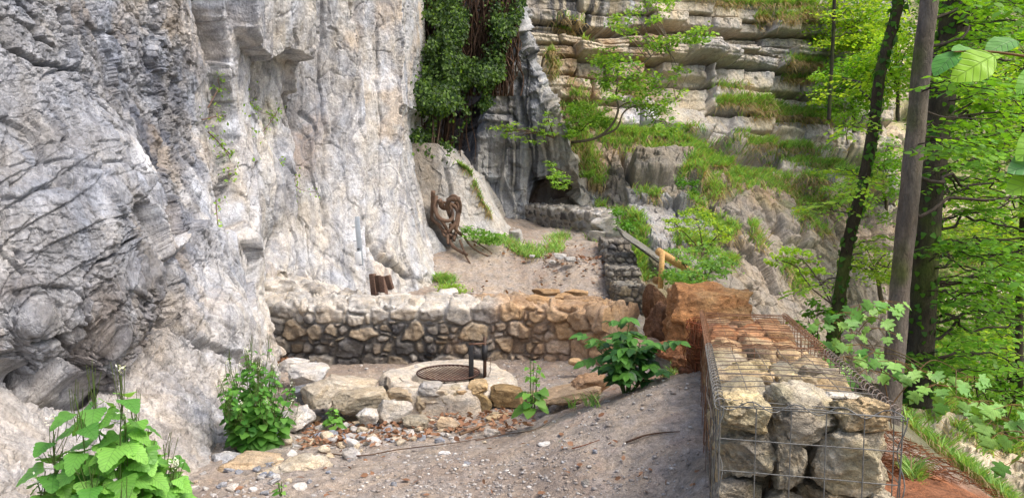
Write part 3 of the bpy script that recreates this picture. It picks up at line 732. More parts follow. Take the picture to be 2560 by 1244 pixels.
def masonry(acc, plan, th, zt, zb, cw, ch, seed, relief, mort, palette, mortcol, res, back=True, gap=.018, topn=None, warm=None):
    """mortared rubble wall: front face, coping and back as one skin. plan: front line xy; zt/zb: top/bottom heights along it"""
    plan = np.asarray(plan, float); seg = np.r_[0, np.cumsum(np.linalg.norm(np.diff(plan, axis=0), axis=1))]
    Ltot = seg[-1]; n = max(8, int(Ltot / res))
    s = np.linspace(0, Ltot, n)
    xy = np.stack([np.interp(s, seg, plan[:, 0]), np.interp(s, seg, plan[:, 1])], -1)
    t = np.gradient(xy, axis=0); t /= np.linalg.norm(t, axis=1)[:, None]
    nr = np.stack([t[:, 1], -t[:, 0]], -1)            # front normal = right of travel
    ZT = np.interp(s, seg, zt); ZB = np.interp(s, seg, zb)
    hmax = (ZT - ZB).max(); nf = max(8, int(hmax / res)); ntp = max(6, int(th / res))
    hf = np.linspace(0, 1, nf); tf = np.linspace(0, 1, ntp + 1)[1:]
    rows = []; nn = []; pc = []
    for a in hf:
        z = ZB + (ZT - ZB) * a; rows.append(np.stack([xy[:, 0], xy[:, 1], z], -1)); nn.append(np.stack([nr[:, 0], nr[:, 1], 0 * s + (1.0 if a == 1 else 0)], -1)); pc.append(z - ZT)
    for a in tf:
        q = xy - nr * th * a; rows.append(np.stack([q[:, 0], q[:, 1], ZT + .02 * sin(a * pi)], -1)); e = -1.0 if a == 1 else 0
        nn.append(np.stack([e * nr[:, 0], e * nr[:, 1], 0 * s + 1], -1)); pc.append(0 * s + th * a)
    for a in hf[::-1][1:]:
        q = xy - nr * th; z = ZB + (ZT - ZB) * a; rows.append(np.stack([q[:, 0], q[:, 1], z], -1)); nn.append(np.stack([-nr[:, 0], -nr[:, 1], 0 * s], -1)); pc.append(th + ZT - z)
    X = np.stack(rows); Nn = np.stack(nn); Nn /= np.linalg.norm(Nn, axis=-1)[..., None]; pc = np.stack(pc)
    S_ = np.repeat(s[None], len(rows), 0)
    ws = S_ + .035 * fbm(X * 6, 3, seed + 50) ; wh = pc + .03 * fbm(X * 6 + 9, 3, seed + 51)
    bd, ID = cells2(ws, wh + 50 * ch, cw, ch, seed)
    bd2, ID2 = cells2(ws, wh + 50 * ch, cw * .55, ch * .62, seed + 30)
    sm = ID > .72; bd = np.where(sm, np.minimum(bd, bd2), bd); ID = np.where(sm, (ID * .3 + ID2) % 1, ID)
    k = sstep(0, gap * 1.6, bd - gap * .35)
    f, _, _ = facet(X * 9, seed + 3, 1, .5)
    d = relief * k * (.45 + .9 * ((ID * 7.3) % 1)) + k * (.018 * f + .008 * fbm(X * 25, 3, seed + 4)) + (1 - k) * .006 * fbm(X * 18, 3, seed + 5)
    d = d + .02 * fbm(X * 2.5, 2, seed + 6)
    if mort: d = d + mort(X, pc)
    X2 = X + Nn * d[..., None]
    pal = np.array(palette); c = pal[(ID * 997).astype(int) % len(pal)] * (1 + .35 * fbm(X * 8, 3, seed + 7) + .2 * ((ID * 31) % 1 - .5))[..., None]
    mc = np.ones(X.shape) * mortcol * (1 + .12 * fbm(X * 10, 3, seed + 8))[..., None]
    c = mc + (c - mc) * sstep(.15, .6, k)[..., None]
    if warm: c = warm(X, S_ / Ltot, pc, c, k)
    acc.add(X2, gridF(*X2.shape[:2])[:, ::-1], np.clip(c, .01, .9).reshape(-1, 3))
    # close the ends
    for e in (0, -1):
        ring = X2[:, e]; m = len(ring); cen = ring.mean(0)
        lay = [ring] + [ring + (cen - ring) * f_ for f_ in (.25, .5, .75, .97)]
        E = np.stack(lay); tt = t[e] * (1 if e else -1)
        kk = E * 7; bb, _, ff = worley(kk, seed + 60)[0], 0, worley(kk, seed + 60)[3]
        E = E + np.array([tt[0], tt[1], 0]) * ((.03 * (1 - bb)) * np.array([0, 1, 1, 1, 1])[:, None])[..., None]
        cc = pal[(ff * 997).astype(int) % len(pal)]
        if warm: cc = warm(E, np.full(E.shape[:2], 0. if e == 0 else 1.), E[..., 2] * 0, cc, np.ones(E.shape[:2]))
        fq = gridF(len(lay), m); acc.add(E, fq if e else fq[:, ::-1], np.clip(cc, .01, .9).reshape(-1, 3))
GREY = [s2l(144, 138, 130), s2l(118, 116, 114), s2l(164, 153, 138), s2l(104, 102, 102), s2l(154, 142, 124), s2l(178, 172, 162), s2l(134, 126, 116), s2l(160, 146, 126)]

# ---- long mortared wall behind the fire place
wz = -1.30
def wp(u, v, z=wz): return Pz(u, v, z)[:2]
wplan = [wp(560, 748), wp(700, 762), wp(850, 768), wp(1000, 768), wp(1150, 766), wp(1300, 764), wp(1430, 772), wp(1520, 786)]
def wwarm(X, t, pc, c, k):
    h = X[..., 2] - (EYE + wz)
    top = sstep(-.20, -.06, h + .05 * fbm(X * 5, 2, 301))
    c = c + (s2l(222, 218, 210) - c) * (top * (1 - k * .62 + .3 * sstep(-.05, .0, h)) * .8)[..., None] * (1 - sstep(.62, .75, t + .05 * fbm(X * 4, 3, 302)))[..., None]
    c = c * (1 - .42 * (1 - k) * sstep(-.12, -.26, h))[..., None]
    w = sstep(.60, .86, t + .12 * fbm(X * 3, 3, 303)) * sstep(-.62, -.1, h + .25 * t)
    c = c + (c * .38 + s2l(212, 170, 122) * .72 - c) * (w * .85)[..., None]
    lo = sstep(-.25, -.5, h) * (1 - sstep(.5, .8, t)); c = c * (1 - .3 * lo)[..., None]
    return c
a = Acc()
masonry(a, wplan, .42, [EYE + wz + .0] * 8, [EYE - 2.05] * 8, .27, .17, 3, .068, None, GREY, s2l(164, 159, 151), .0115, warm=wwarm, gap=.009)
mid = wplan[3]
w_root = thing("stone_wall", (mid[0], mid[1], EYE - 1.9), "long low mortared wall of grey and ochre rubble behind the fire pit, its right end stained orange", "stone wall")
part("stonework", a, M_STONE, w_root)
# loose coping stones on the wall top
def add_rock_part(root, name, u, v, Y, size, seed, col, rz=0, mat=None, tilt=(0, 0), planes=14, sub=4, rough=.05, label=None):
    p = P(u, v, Y); V, Fa = rock(size, seed, sub, planes, rough=rough)
    V = V @ rotm(tilt[0], tilt[1], rz).T
    nrm = fbm(V * 6 + seed, 3, seed)
    cc = np.clip(np.asarray(col)[None] * (1 + .25 * nrm)[:, None], .01, .9)
    o = mk(name, V, Fa, mat or M_STONE, None, cc, label=label)
    o.location = tuple(p - (np.array(root.location) if root else 0))
    if root: o.parent = root
    return o
rr = np.random.default_rng(11)
for i, (u, v, w, h) in enumerate([(655, 752, .30, .15), (745, 748, .26, .13), (820, 745, .30, .12), (905, 762, .36, .15), (985, 758, .42, .17), (1075, 750, .26, .1), (1165, 752, .22, .12), (1225, 748, .3, .12), (1290, 748, .22, .1), (1345, 758, .3, .14), (1412, 752, .3, .12), (1480, 760, .34, .12), (1235, 732, .3, .1), (1365, 735, .32, .1), (1440, 738, .3, .09), (1120, 735, .25, .09), (780, 722, .3, .12), (700, 720, .34, .12)]):
    t = u / 1500; wm = sstep(1150, 1330, np.array(float(u)))
    base = s2l(214, 208, 198) * (1 - wm) + s2l(186, 152, 112) * wm
    Yt = (Pz(u, v, wz)[1])
    add_rock_part(w_root, "coping_stone", u, v - 3, Yt, (w, .26, h * 1.15), 400 + i, base * rr.uniform(.8, 1.05), rz=rr.uniform(-.3, .3), planes=16)

# upper step of masonry against the cliff
a = Acc()
pz = lambda u, v, z=-1.02: Pz(u, v, z)[:2]
masonry(a, [wp(575, 700, -1.12), wp(660, 706, -1.12), wp(760, 722, -1.18), wp(850, 738, -1.22)], .45, [EYE - 1.10, EYE - 1.12, EYE - 1.2, EYE - 1.28], [EYE - 1.6] * 4, .3, .13, 31, .05, None, [s2l(188, 183, 174), s2l(160, 156, 150), s2l(204, 198, 188)], s2l(196, 191, 183), .014)
V_, F_, C_, U2 = a.get(); lc = V_.mean(0); lc[2] = EYE - 1.6
o = mk("rubble_masonry", V_, F_, M_STONE, col=C_, loc=lc, label="short whitish step of flat mortared stones between the tall cliff and the long wall", cat="masonry step")

# far curved wall under the cave
a = Acc()
fz = -.55
fp = [P(1285, 512, 17.0)[:2], P(1340, 520, 16.3)[:2], P(1400, 524, 15.5)[:2], P(1455, 530, 14.8)[:2], P(1498, 545, 14.3)[:2]]
masonry(a, fp, .5, [EYE - .52, EYE - .53, EYE - .55, EYE - .56, EYE - .6], [EYE - 1.0, EYE - 1.15, EYE - 1.25, EYE - 1.3, EYE - 1.3], .27, .2, 41, .05, None, [s2l(112, 110, 106), s2l(90, 90, 90), s2l(135, 130, 122), s2l(72, 72, 74)], s2l(150, 146, 140), .02, warm=lambda X, t, pc, c, k: c + (s2l(205, 200, 192) - c) * ((1 - k * .6) * sstep(.7, .95, t) * .8 + (1 - k) * sstep(-.22, -.03, pc) * .6)[..., None], gap=.02)
V_, F_, C_, U2 = a.get(); lc = V_.mean(0); lc[2] = EYE - 1.1
mk("stone_wall", V_, F_, M_STONE, col=C_, loc=lc, label="small curved dark rubble wall in the distance at the top of the path, in front of the cave", cat="stone wall")
for i, (u, v, Y, s, l) in enumerate([(1510, 560, 14.2, (.5, .4, .28), "pale block on the right end of the distant curved wall"), (1535, 585, 13.9, (.45, .4, .2), "pale flat stone right of the distant curved wall"), (1490, 590, 13.8, (.35, .3, .2), "small grey stone at the foot of the distant curved wall")]):
    tag(add_rock_part(None, "boulder", u, v, Y, s, 430 + i, s2l(190, 186, 178)), l, "boulder")

# ================================================================== wire baskets
def wire(acc, pts, r=.0022, col=s2l(120, 120, 118), n=5):
    V, Fs = tube(pts, r, n, caps=False); acc.add(V, Fs, col)
def basket(root, O, ax, ay, L, Wd, H, rust, name="cage", cell=.1, r=.0024, detail=True, seed=0, bulge=.02, loops=True):
    """welded mesh cage. O = front-left bottom corner, ax across, ay along"""
    a = Acc(); R = np.random.default_rng(seed)
    def pt(x, y, z):
        q = O + ax * x + ay * y + np.array([0, 0, 1.]) * z
        return q
    def colr(y): 
        base = s2l(112, 112, 108); ru = s2l(128, 92, 66)
        return base + (ru - base) * rust(y)
    def line(p0, p1, k, nrm, sag=.012):
        t = np.linspace(0, 1, k)[:, None]
        q = np.asarray(p0)[None] * (1 - t) + np.asarray(p1)[None] * t
        q = np.stack([pt(*w) for w in q])
        q = q + nrm * (sag * np.sin(t * pi) * R.uniform(-.6, 1) + .004 * fbm(q * 9 + seed, 2, seed + 3)[:, None])
        return q
    up = np.array([0, 0, 1.])
    nx = int(round(Wd / cell)); ny = int(round(L / cell)); nz = int(round(H / cell))
    for i in range(nx + 1):
        x = Wd * i / nx; e = R.normal(0, .004)
        wire(a, line((x + e, 0, 0), (x + e, 0, H), 12, -ay), r, colr(0) * 1.1)
        wire(a, line((x, 0, H), (x + R.normal(0, .012), L, H), 24, up), r * .9, colr(.5))
    for j in range(ny * 1 + 1):
        y = L * j / ny
        wire(a, line((0, y, H), (Wd, y + R.normal(0, .008), H), 10, up, .015), r, colr(y / L + .1))
        if R.random() < .4: wire(a, line((0, y + .045, H + .003), (Wd, y + .045 + R.normal(0, .022), H + .003), 10, up, .02), r * .85, colr(y / L + .15))
        wire(a, line((0, y, 0), (0, y, H), 10, -ax, bulge), r, colr(y / L))
        wire(a, line((Wd, y, 0), (Wd, y, H), 8, ax, bulge), r, colr(y / L))
    for k in range(nz + 1):
        z = H * k / nz
        wire(a, line((0, 0, z), (Wd, 0, z + R.normal(0, .004)), 14, -ay, .008), r, colr(0) * 1.1)
        wire(a, line((0, 0, z), (0, L, z), 24, -ax, bulge), r, colr(.5))
        wire(a, line((Wd, 0, z), (Wd, L, z), 16, ax, bulge), r, colr(.5))
    if loops:
        # lacing spirals along the edges
        def spiral(p0, p1, turns, rad, cr):
            t = np.linspace(0, 1, turns * 8); q = np.asarray(p0)[None] * (1 - t[:, None]) + np.asarray(p1)[None] * t[:, None]
            q = np.stack([pt(*w) for w in q]); d = pt(*p1) - pt(*p0); d /= np.linalg.norm(d)
            A = np.cross(d, up); 
            if np.linalg.norm(A) < .2: A = ax.copy()
            A /= np.linalg.norm(A); B = np.cross(d, A)
            th = t * turns * 2 * pi
            q = q + rad * (np.cos(th)[:, None] * A + np.sin(th)[:, None] * B)
            wire(a, q, r * 1.05, cr)
        spiral((0, 0, H), (0, L, H), int(L / .055), .016, colr(.3))
        spiral((Wd, 0, H), (Wd, L, H), int(L / .055), .016, colr(.6))
        spiral((0, 0, H), (0, 0, 0), 5, .012, colr(0)); spiral((Wd, 0, H), (Wd, 0, 0), 5, .012, colr(0))
        spiral((0, 0, H + .004), (Wd, 0, H + .004), 4, .014, colr(.1) * 1.0)
    o = part(name, a, M_WIRE, root, smooth=True)
    return o
L0 = P(1800, 1014, 2.29); R0 = P(2258, 1044, 2.176)
ax = (R0 - L0); Wd1 = np.linalg.norm(ax[:2]); ax = np.array([ax[0], ax[1], 0]); ax /= np.linalg.norm(ax)
ay = np.array([-ax[1], ax[0], 0])
slope = np.array([0, 0, -.063])
topz = L0[2]; H1 = 1.0
# nearest basket
O1 = np.array([L0[0], L0[1], topz - H1]); ay1 = ay + slope; L1 = 1.25
g1 = thing("gabion", O1 + ax * Wd1 / 2 + ay * L1 / 2, "nearest wire gabion of big cream and grey rocks at the path's right edge", "gabion", "wire gabions of the barrier")
basket(g1, O1, ax, ay1, L1, Wd1, H1, lambda y: min(1, max(0, (y - .25) * .9)), seed=1, r=.0019)
def gstone(root, O, x, y, z, size, seed, col, axx=ax, ayy=ay1, sub=4, rz=None, mat=None):
    V, Fa = rock(size, seed, sub, 16, rough=.07, fine=.03)
    Rm = np.stack([axx, ayy / np.linalg.norm(ayy), np.array([0, 0, 1.])], -1)
    r_ = np.random.default_rng(seed)
    V = V @ rotm(r_.uniform(-.15, .15), r_.uniform(-.15, .15), r_.uniform(-.25, .25) if rz is None else rz).T @ Rm.T
    nn = fbm(V * 9 + seed, 3, seed); n3 = fbm(V * 22 + seed, 3, seed + 2)
    c1 = np.asarray(col)[None] * (1 + .30 * nn + .2 * n3)[:, None]
    c1 = c1 + (s2l(184, 172, 132) - c1) * np.clip(fbm(V * 7 + 3 * seed, 3, seed + 5) * 1.4 - .15, 0, .5)[:, None]
    c1 = c1 + (s2l(96, 98, 104) - c1) * np.clip(fbm(V * 6 + 5 * seed, 3, seed + 6) * 1.4 - .3, 0, .4)[:, None]
    o = mk("stone", V, Fa, mat or M_GABROCK, None, np.clip(c1, .01, .9))
    q = O + axx * x + ayy * y + np.array([0, 0, z]); o.location = tuple(q - np.array(root.location)); o.parent = root
    return o
cy, cgy, cwa = s2l(212, 194, 152), s2l(182, 171, 148), s2l(198, 176, 138)
k = Wd1 / 458.0
def fx(u): return (u - 1800) * k
def fzz(u, v): return H1 - (v - (1014 + (u - 1800) * .0655)) * k
for i, (u, v, w, h, dp, c) in enumerate([(1868, 1064, 150, 112, .22, cy), (2035, 1074, 205, 150, .26, cgy * 1.05), (2185, 1070, 150, 100, .22, cwa * .9), (1880, 1182, 168, 140, .24, cgy), (1992, 1205, 92, 165, .2, cgy * .72), (2150, 1182, 225, 185, .26, cgy * 1.1),
                                      (1860, 1300, 140, 95, .2, cgy * .8), (1975, 1330, 120, 90, .2, cgy), (2110, 1325, 150, 100, .22, cwa), (2220, 1320, 90, 90, .2, cgy), (1900, 1410, 200, 110, .24, cgy), (2110, 1420, 220, 100, .24, cgy)]):
    gstone(g1, O1, fx(u), .03 + dp / 2, fzz(u, v - 6), (w * k * 1.06, dp, h * k * 1.04), 500 + i, c, sub=6)
ri = np.random.default_rng(3); n0 = 0
# side face towards the path and the top layers
for lay in range(4):
    y = .16
    while y < L1 - .05:
        dl = ri.uniform(.17, .30)
        gstone(g1, O1, .10, y + dl / 2, H1 - .11 - lay * .21, (.2, dl * 1.02, .20), 540 + n0, [cy, cgy, cwa][n0 % 3] * ri.uniform(.75, 1.05), sub=3); n0 += 1; y += dl
for row, x in enumerate((.16, .33, .44)):
    y = .2 + row * .05
    while y < L1 - .04:
        dl = ri.uniform(.15, .28); ww = ri.uniform(.16, .24)
        gstone(g1, O1, x + ri.uniform(-.02, .02), y + dl / 2, H1 - .10 - ri.uniform(0, .035), (ww, dl * 1.1, .17), 600 + n0, [cy, cgy, cwa, cwa * .8][n0 % 4] * ri.uniform(.8, 1.1)); n0 += 1; y += dl * .95
for lay in range(2):
    y = .25
    while y < L1 - .1:
        gstone(g1, O1, .36, y + .12, H1 - .28 - lay * .2, (.24, .26, .2), 700 + n0, cgy, sub=3); n0 += 1; y += .25
# white flat shard on top
gstone(g1, O1, .40, .30, H1 - .012, (.17, .07, .03), 790, s2l(235, 232, 226), rz=.2)
# rusty basket
O2 = O1 + ay1 * (L1 + .03); L2 = 1.5
RU = lambda y: 1.0
g2 = thing("gabion", O2 + ax * Wd1 / 2 + ay * L2 / 2, "rust-orange wire gabion directly behind the nearest one", "gabion", "wire gabions of the barrier")
basket(g2, O2, ax, ay1, L2, Wd1, .8 + .2, RU, seed=2, r=.002)
ora, orb = s2l(184, 128, 88), s2l(200, 156, 116)
for row, x in enumerate((.1, .26, .41)):
    y = .02 + row * .04
    while y < L2 - .04:
        dl = ri.uniform(.16, .3); t = y / L2
        gstone(g2, O2, x, y + dl / 2, H1 - .08 - ri.uniform(0, .035), (.19, dl, .15), 800 + n0, ((1 - min(1, t * 2.2)) * cwa + min(1, t * 2.2) * [ora, orb][n0 % 2]) * ri.uniform(.75, 1.1), sub=3); n0 += 1; y += dl * .95
for lay in range(2):
    y = 0
    while y < L2 - .05:
        dl = ri.uniform(.17, .28); gstone(g2, O2, .1, y + dl / 2, H1 - .27 - lay * .2, (.2, dl, .2), 900 + n0, [ora, cwa, orb][n0 % 3] * ri.uniform(.7, 1), sub=3); n0 += 1; y += dl

# crumpled rusty wire bundle standing at the path side
bq = P(1741, 870, 4.75)
a = Acc(); R_ = np.random.default_rng(9)
for i in range(34):
    x0 = R_.uniform(-.045, .045); y0 = R_.uniform(-.12, .12)
    q = np.array([[x0 + R_.normal(0, .012), y0 + R_.normal(0, .012), z] for z in np.linspace(-.17, .17, 7)]); wire(a, spline(q + bq, 22), .003, s2l(150, 82, 48) * R_.uniform(.6, 1.1))
for i in range(16):
    z = R_.uniform(-.16, .17); th = np.linspace(0, 2 * pi, 20); q = np.stack([.055 * np.cos(th) + R_.normal(0, .004, 20), .13 * np.sin(th), z + .01 * np.sin(2 * th + i)], -1) + bq; wire(a, q, .003, s2l(158, 88, 50) * R_.uniform(.6, 1.1))
V, Fa = rock((.11, .26, .36), 77, 4); cc = np.clip(s2l(150, 98, 66)[None] * (1 + .3 * fbm(V * 20, 3, 4))[:, None], .01, .9)
g3 = thing("wire_basket", bq - np.array([0, 0, .2]), "small crumpled rust-red wire basket standing against the left side of the rusty gabion", "wire basket")
part("cage", a, M_WIRE, g3, smooth=True)
b_ = Acc().add(V + bq, Fa, cc); part("stone_fill", b_, M_RUST_ROCK, g3)

# stepped far gabions
steps = [(1540, 1612, 716, 10.5), (1524, 1598, 672, 11.15), (1517, 1588, 638, 11.75), (1512, 1575, 604, 12.3)]
lab = ["lowest and nearest", "second from the bottom", "third from the bottom", "topmost and farthest"]
for i, (u0, u1, v0, Y) in enumerate(steps):
    p0 = P(u0, v0, Y); p1 = P(u1, v0 + 1, Y); Wg = p1[0] - p0[0]
    Yb = steps[i + 1][3] if i < 3 else Y + .8
    qb = P(steps[i + 1][0] if i < 3 else 1511, v0, Yb); zt_ = p0[2]
    Lg = Yb - Y + (.05 if i < 3 else 0)
    an = math.atan2(-(qb[0] - p0[0]), Yb - Y); an = -.03
    root = thing("gabion", (p0[0] + Wg / 2, Y + Lg / 2, zt_ - .8), "grey gabion in the stepped far row of four, %s" % lab[i], "gabion", "wire gabions of the barrier")
    a = Acc(); Hg = .8 if i == 0 else .55
    # skin: up the front, over the top; stone pattern all round
    masonry(a, [(p0[0], Y + Lg), (p0[0], Y), (p0[0] + Wg, Y), (p0[0] + Wg, Y + Lg)], .02, [zt_ - .02] * 4, [zt_ - Hg] * 4, .13, .10, 50 + i, .035, None, [s2l(150, 147, 140), s2l(126, 126, 124), s2l(166, 158, 144)] if i else [s2l(150, 138, 116), s2l(132, 124, 110), s2l(120, 112, 100)], s2l(100, 96, 90), .014, gap=.010)
    nx_, ny_ = 40, int(Lg / .014)
    xx = np.linspace(0, Wg, nx_); yy = np.linspace(0, Lg, ny_); XX, YY = np.meshgrid(xx, yy)
    bd, ID = cells2(XX + .02 * fbm(np.stack([XX, YY, XX * 0], -1) * 8, 2, i), YY + 5, .15, .12, 60 + i)
    kk = sstep(0, .02, bd)
    T_ = np.stack([p0[0] + XX, Y + YY, zt_ - .045 + .05 * kk + .01 * fbm(np.stack([XX, YY, XX * 0], -1) * 30, 3, 4)], -1)
    cc = np.where(kk[..., None] > .4, np.array([s2l(140, 138, 130), s2l(165, 160, 148), s2l(118, 116, 112)])[(ID * 99).astype(int) % 3], s2l(70, 66, 60))
    a.add(T_, gridF(*T_.shape[:2]), cc.reshape(-1, 3))
    part("stone_fill", a, M_STONE, root)
    basket(root, np.array([p0[0] - .01, Y - .03, zt_ - Hg]), np.array([1., 0, 0]), np.array([0, 1., 0]), Lg + .03, Wg + .02, Hg + .012, lambda y: .2, cell=.1, r=.0013, seed=20 + i, bulge=.03, loops=False)

# ================================================================== orange boulders
def boulder(name, u, v, Y, size, seed, col, label, cat="boulder", mat=None, rz=0., tilt=(0, 0), planes=14, rough=.05, group=None, sub=6, boxy=.5, fine=.02, col2=None):
    V, Fa = rock(size, seed, sub, planes, boxy, rough, fine)
    V = V @ rotm(tilt[0], tilt[1], rz).T
    n = fbm(V * 4 / max(size) + seed, 4, seed); n2 = fbm(V * 14 / max(size) + seed, 3, seed + 1)
    c = np.asarray(col)[None] * (1 + .22 * n + .2 * n2)[:, None]
    if col2 is not None: c = c + (np.asarray(col2) - c) * np.clip(fbm(V * 3 / max(size) + 7 * seed, 3, seed + 4) * 1.8, 0, .8)[:, None]
    p = P(u, v, Y)
    zb = V[:, 2].min()
    o = mk(name, V - np.array([0, 0, zb]), Fa, mat or M_STONE, None, np.clip(c, .01, .9), label=label, cat=cat, group=group)
    o.location = (p[0], p[1], p[2] + zb)
    return o
boulder("boulder", 1762, 806, 6.6, (.86, .75, .70), 12, s2l(190, 138, 92), "large rust-orange squarish boulder behind the gabions", mat=M_RUST_ROCK, rz=.15, planes=12, rough=.06, fine=.035, col2=s2l(206, 166, 120))
boulder("boulder", 1652, 822, 7.1, (.34, .5, .52), 13, s2l(136, 100, 74), "narrow rust-orange block leaning on the left of the large orange boulder", mat=M_RUST_ROCK, rz=-.2, planes=12, rough=.06, col2=s2l(120, 84, 60))
boulder("boulder", 1640, 762, 7.6, (.2, .5, .42), 14, s2l(120, 88, 62), "dark brown upright block between the stepped gabions and the large orange boulder", mat=M_RUST_ROCK, rz=.1)
boulder("boulder", 1672, 872, 6.0, (.22, .2, .14), 15, s2l(150, 104, 72), "small bright orange stone at the foot of the large orange boulder", mat=M_RUST_ROCK)
boulder("boulder", 1705, 905, 5.2, (.16, .16, .10), 16, s2l(156, 112, 80), "fist-sized orange stone on the earth left of the crumpled wire basket", mat=M_RUST_ROCK)
boulder("boulder", 1720, 935, 4.7, (.12, .14, .10), 17, s2l(132, 90, 68), "dark red stone at the foot of the crumpled wire basket", mat=M_RUST_ROCK)
boulder("boulder", 1531, 776, 8.15, (.13, .2, .1), 18, s2l(176, 132, 84), "ochre stone lying at the top right end of the long wall")

# ================================================================== fire pit
fc = Pz(1121, 934, -1.60); fc = np.array([fc[0], fc[1], EYE - 1.90])
fr = thing("fire_pit", fc, "round fire pit built of pale grey and cream stones around the rusty grate", "fire pit")
gt = EYE - 1.60
a = Acc(); nth, npf = 220, 60
prof = np.array([(.30, -.28), (.30, -.02), (.33, .004), (.51, -.0), (.55, -.05), (.56, -.34)])
seg = np.r_[0, np.cumsum(np.linalg.norm(np.diff(prof, axis=0), axis=1))]; sp_ = np.linspace(0, seg[-1], npf)
pr = np.stack([np.interp(sp_, seg, prof[:, 0]), np.interp(sp_, seg, prof[:, 1])], -1)
th = np.linspace(0, 2 * pi, nth + 1)[:-1]
TH, RI = np.meshgrid(th, np.arange(npf)); rad = pr[RI, 0]; zz = pr[RI, 1]
oct_ = 1 + .06 * np.cos(6 * TH + .6) * (rad > .4) + .03 * np.cos(3 * TH + 2)
X = np.stack([fc[0] + rad * oct_ * np.cos(TH), fc[1] + rad * oct_ * np.sin(TH), gt + zz], -1)
X[..., 2] += .02 * fbm(X * 3, 2, 5)
a.add(X, gridF(npf, nth, True)[:, ::-1], np.clip(s2l(206, 196, 180)[None, None] * (1 + .15 * fbm(X * 8, 3, 6))[..., None], 0, .9).reshape(-1, 3)); part("mortar", a, M_STONE, fr)
R_ = np.random.default_rng(21)
def fstone(ang, rad, z, size, seed, col, tl=0.):
    V, Fa = rock(size, seed, 5, 14, rough=.06); V = V @ rotm(0, tl, ang + pi / 2).T
    c = np.asarray(col)[None] * (1 + .25 * fbm(V * 9 + seed, 3, seed) + .15 * fbm(V * 25, 2, seed))[:, None]
    o = mk("stone", V, Fa, M_STONE, None, np.clip(c, .01, .9)); o.location = (rad * cos(ang), rad * sin(ang), z - fc[2]); o.parent = fr
for i in range(9):
    an = i / 9 * 2 * pi + .25; front = sin(an) < .1; warm = cos(an) > .2
    col = s2l(212, 200, 182) if not warm else s2l(205, 176, 138)
    if sin(an) > .3 and not warm: col = s2l(190, 188, 186)
    fstone(an, .435, gt - .058, (.31, .22, .12), 1000 + i, col * R_.uniform(.88, 1.05))
for i, (u, v, w, h, col) in enumerate([(1005, 985, .24, .11, s2l(190, 172, 145)), (1068, 1003, .18, .17, s2l(170, 158, 138)), (1075, 970, .20, .09, s2l(176, 172, 166)), (1140, 985, .22, .15, s2l(178, 166, 142)), (1125, 1015, .12, .10, s2l(186, 176, 160)),
                                       (1200, 1000, .2, .17, s2l(180, 158, 118)), (1195, 965, .16, .10, s2l(196, 170, 130)), (1170, 1040, .15, .12, s2l(176, 160, 126)), (985, 1020, .24, .2, s2l(178, 174, 166)), (1095, 1045, .12, .09, s2l(140, 138, 132))]):
    p = P(u, v, 5.88 + .0 * i)
    V, Fa = rock((w, .2, h), 1050 + i, 5, 14, rough=.06); c = np.asarray(col)[None] * (1 + .25 * fbm(V * 9 + i, 3, i))[:, None]
    o = mk("stone", V, Fa, M_STONE, None, np.clip(c, .01, .9)); o.location = tuple(p - fc); o.parent = fr
# charcoal bed
th = np.linspace(0, 2 * pi, 40)[:-1]; rr_ = np.linspace(.0, .31, 10); TT, RR = np.meshgrid(th, rr_)
X = np.stack([fc[0] + RR * np.cos(TT), fc[1] + RR * np.sin(TT), gt - .16 + .02 * fbm(np.stack([RR * np.cos(TT) * 20, RR * np.sin(TT) * 20, 0 * RR], -1), 2, 3)], -1)
a = Acc().add(X, gridF(10, 39, True), s2l(34, 32, 31)); part("ash_bed", a, M_GRAVEL, fr)

gr_ = thing("fire_grate", (fc[0], fc[1], gt - .02), "round rusty grill grate on its dark steel swing post over the fire pit", "grill")
gz0 = gt + .012; Rg = .262
a = Acc(); th = np.linspace(0, 2 * pi, 61)
V, Fs = tube(np.stack([fc[0] + Rg * np.cos(th), fc[1] + Rg * np.sin(th), gz0 + 0 * th], -1), .008, 6, caps=False); a.add(V, Fs, s2l(70, 48, 38)); part("grate_ring", a, M_METAL, gr_, True)
a = Acc()
dv = np.array([cos(1.0), -sin(1.0), 0]); dn = np.array([sin(1.0), cos(1.0), 0])
for t in np.linspace(-.95, .95, 19):
    h = math.sqrt(1 - t * t) * Rg; c0 = np.array([fc[0], fc[1], gz0]) + dn * t * Rg
    V, Fs = tube([c0 - dv * h, c0 + dv * h], .0042, 5); a.add(V, Fs, s2l(128, 88, 70) * random.uniform(.7, 1.15))
part("grate_bars", a, M_METAL, gr_, True)
bpz = np.array([fc[0], fc[1], 0])
p1 = P(1212, 948, 6.22); p2 = P(1178, 950, 6.17)
t1 = P(1212, 842, 6.22)
dk = s2l(46, 46, 48); rs = s2l(84, 60, 46)
a = Acc(); V, Fs = tube([p1 - [0, 0, .06], t1], .0145, 12); a.add(V, Fs, rs * .8); part("post", a, M_METAL, gr_, True)
a = Acc(); V, Fs = tube([P(1212, 862, 6.22), P(1212, 898, 6.22)], .025, 14); a.add(V, Fs, dk); part("sleeve", a, M_METAL, gr_, True)
a = Acc(); q1, q2 = P(1178, 862, 6.17), P(1178, 952, 6.17); a.add(*box((q1 + q2) / 2, (.040, .022, q1[2] - q2[2]))); a.C[-1] = np.broadcast_to(dk, (8, 3)); bevel(part("hanger", a, M_METAL, gr_), .003)
a = Acc(); V, Fs = tube([P(1172, 860, 6.17), P(1216, 858, 6.22)], .009, 10); a.add(V, Fs, rs * 1.5); part("handle", a, M_METAL, gr_, True)
a = Acc(); q1, q2 = P(1180, 889, 6.17), P(1204, 893, 6.21); a.add(*box((q1 + q2) / 2, (q2[0] - q1[0], .014, .04))); a.C[-1] = np.broadcast_to(dk, (8, 3)); bevel(part("cross_plate", a, M_METAL, gr_), .002)
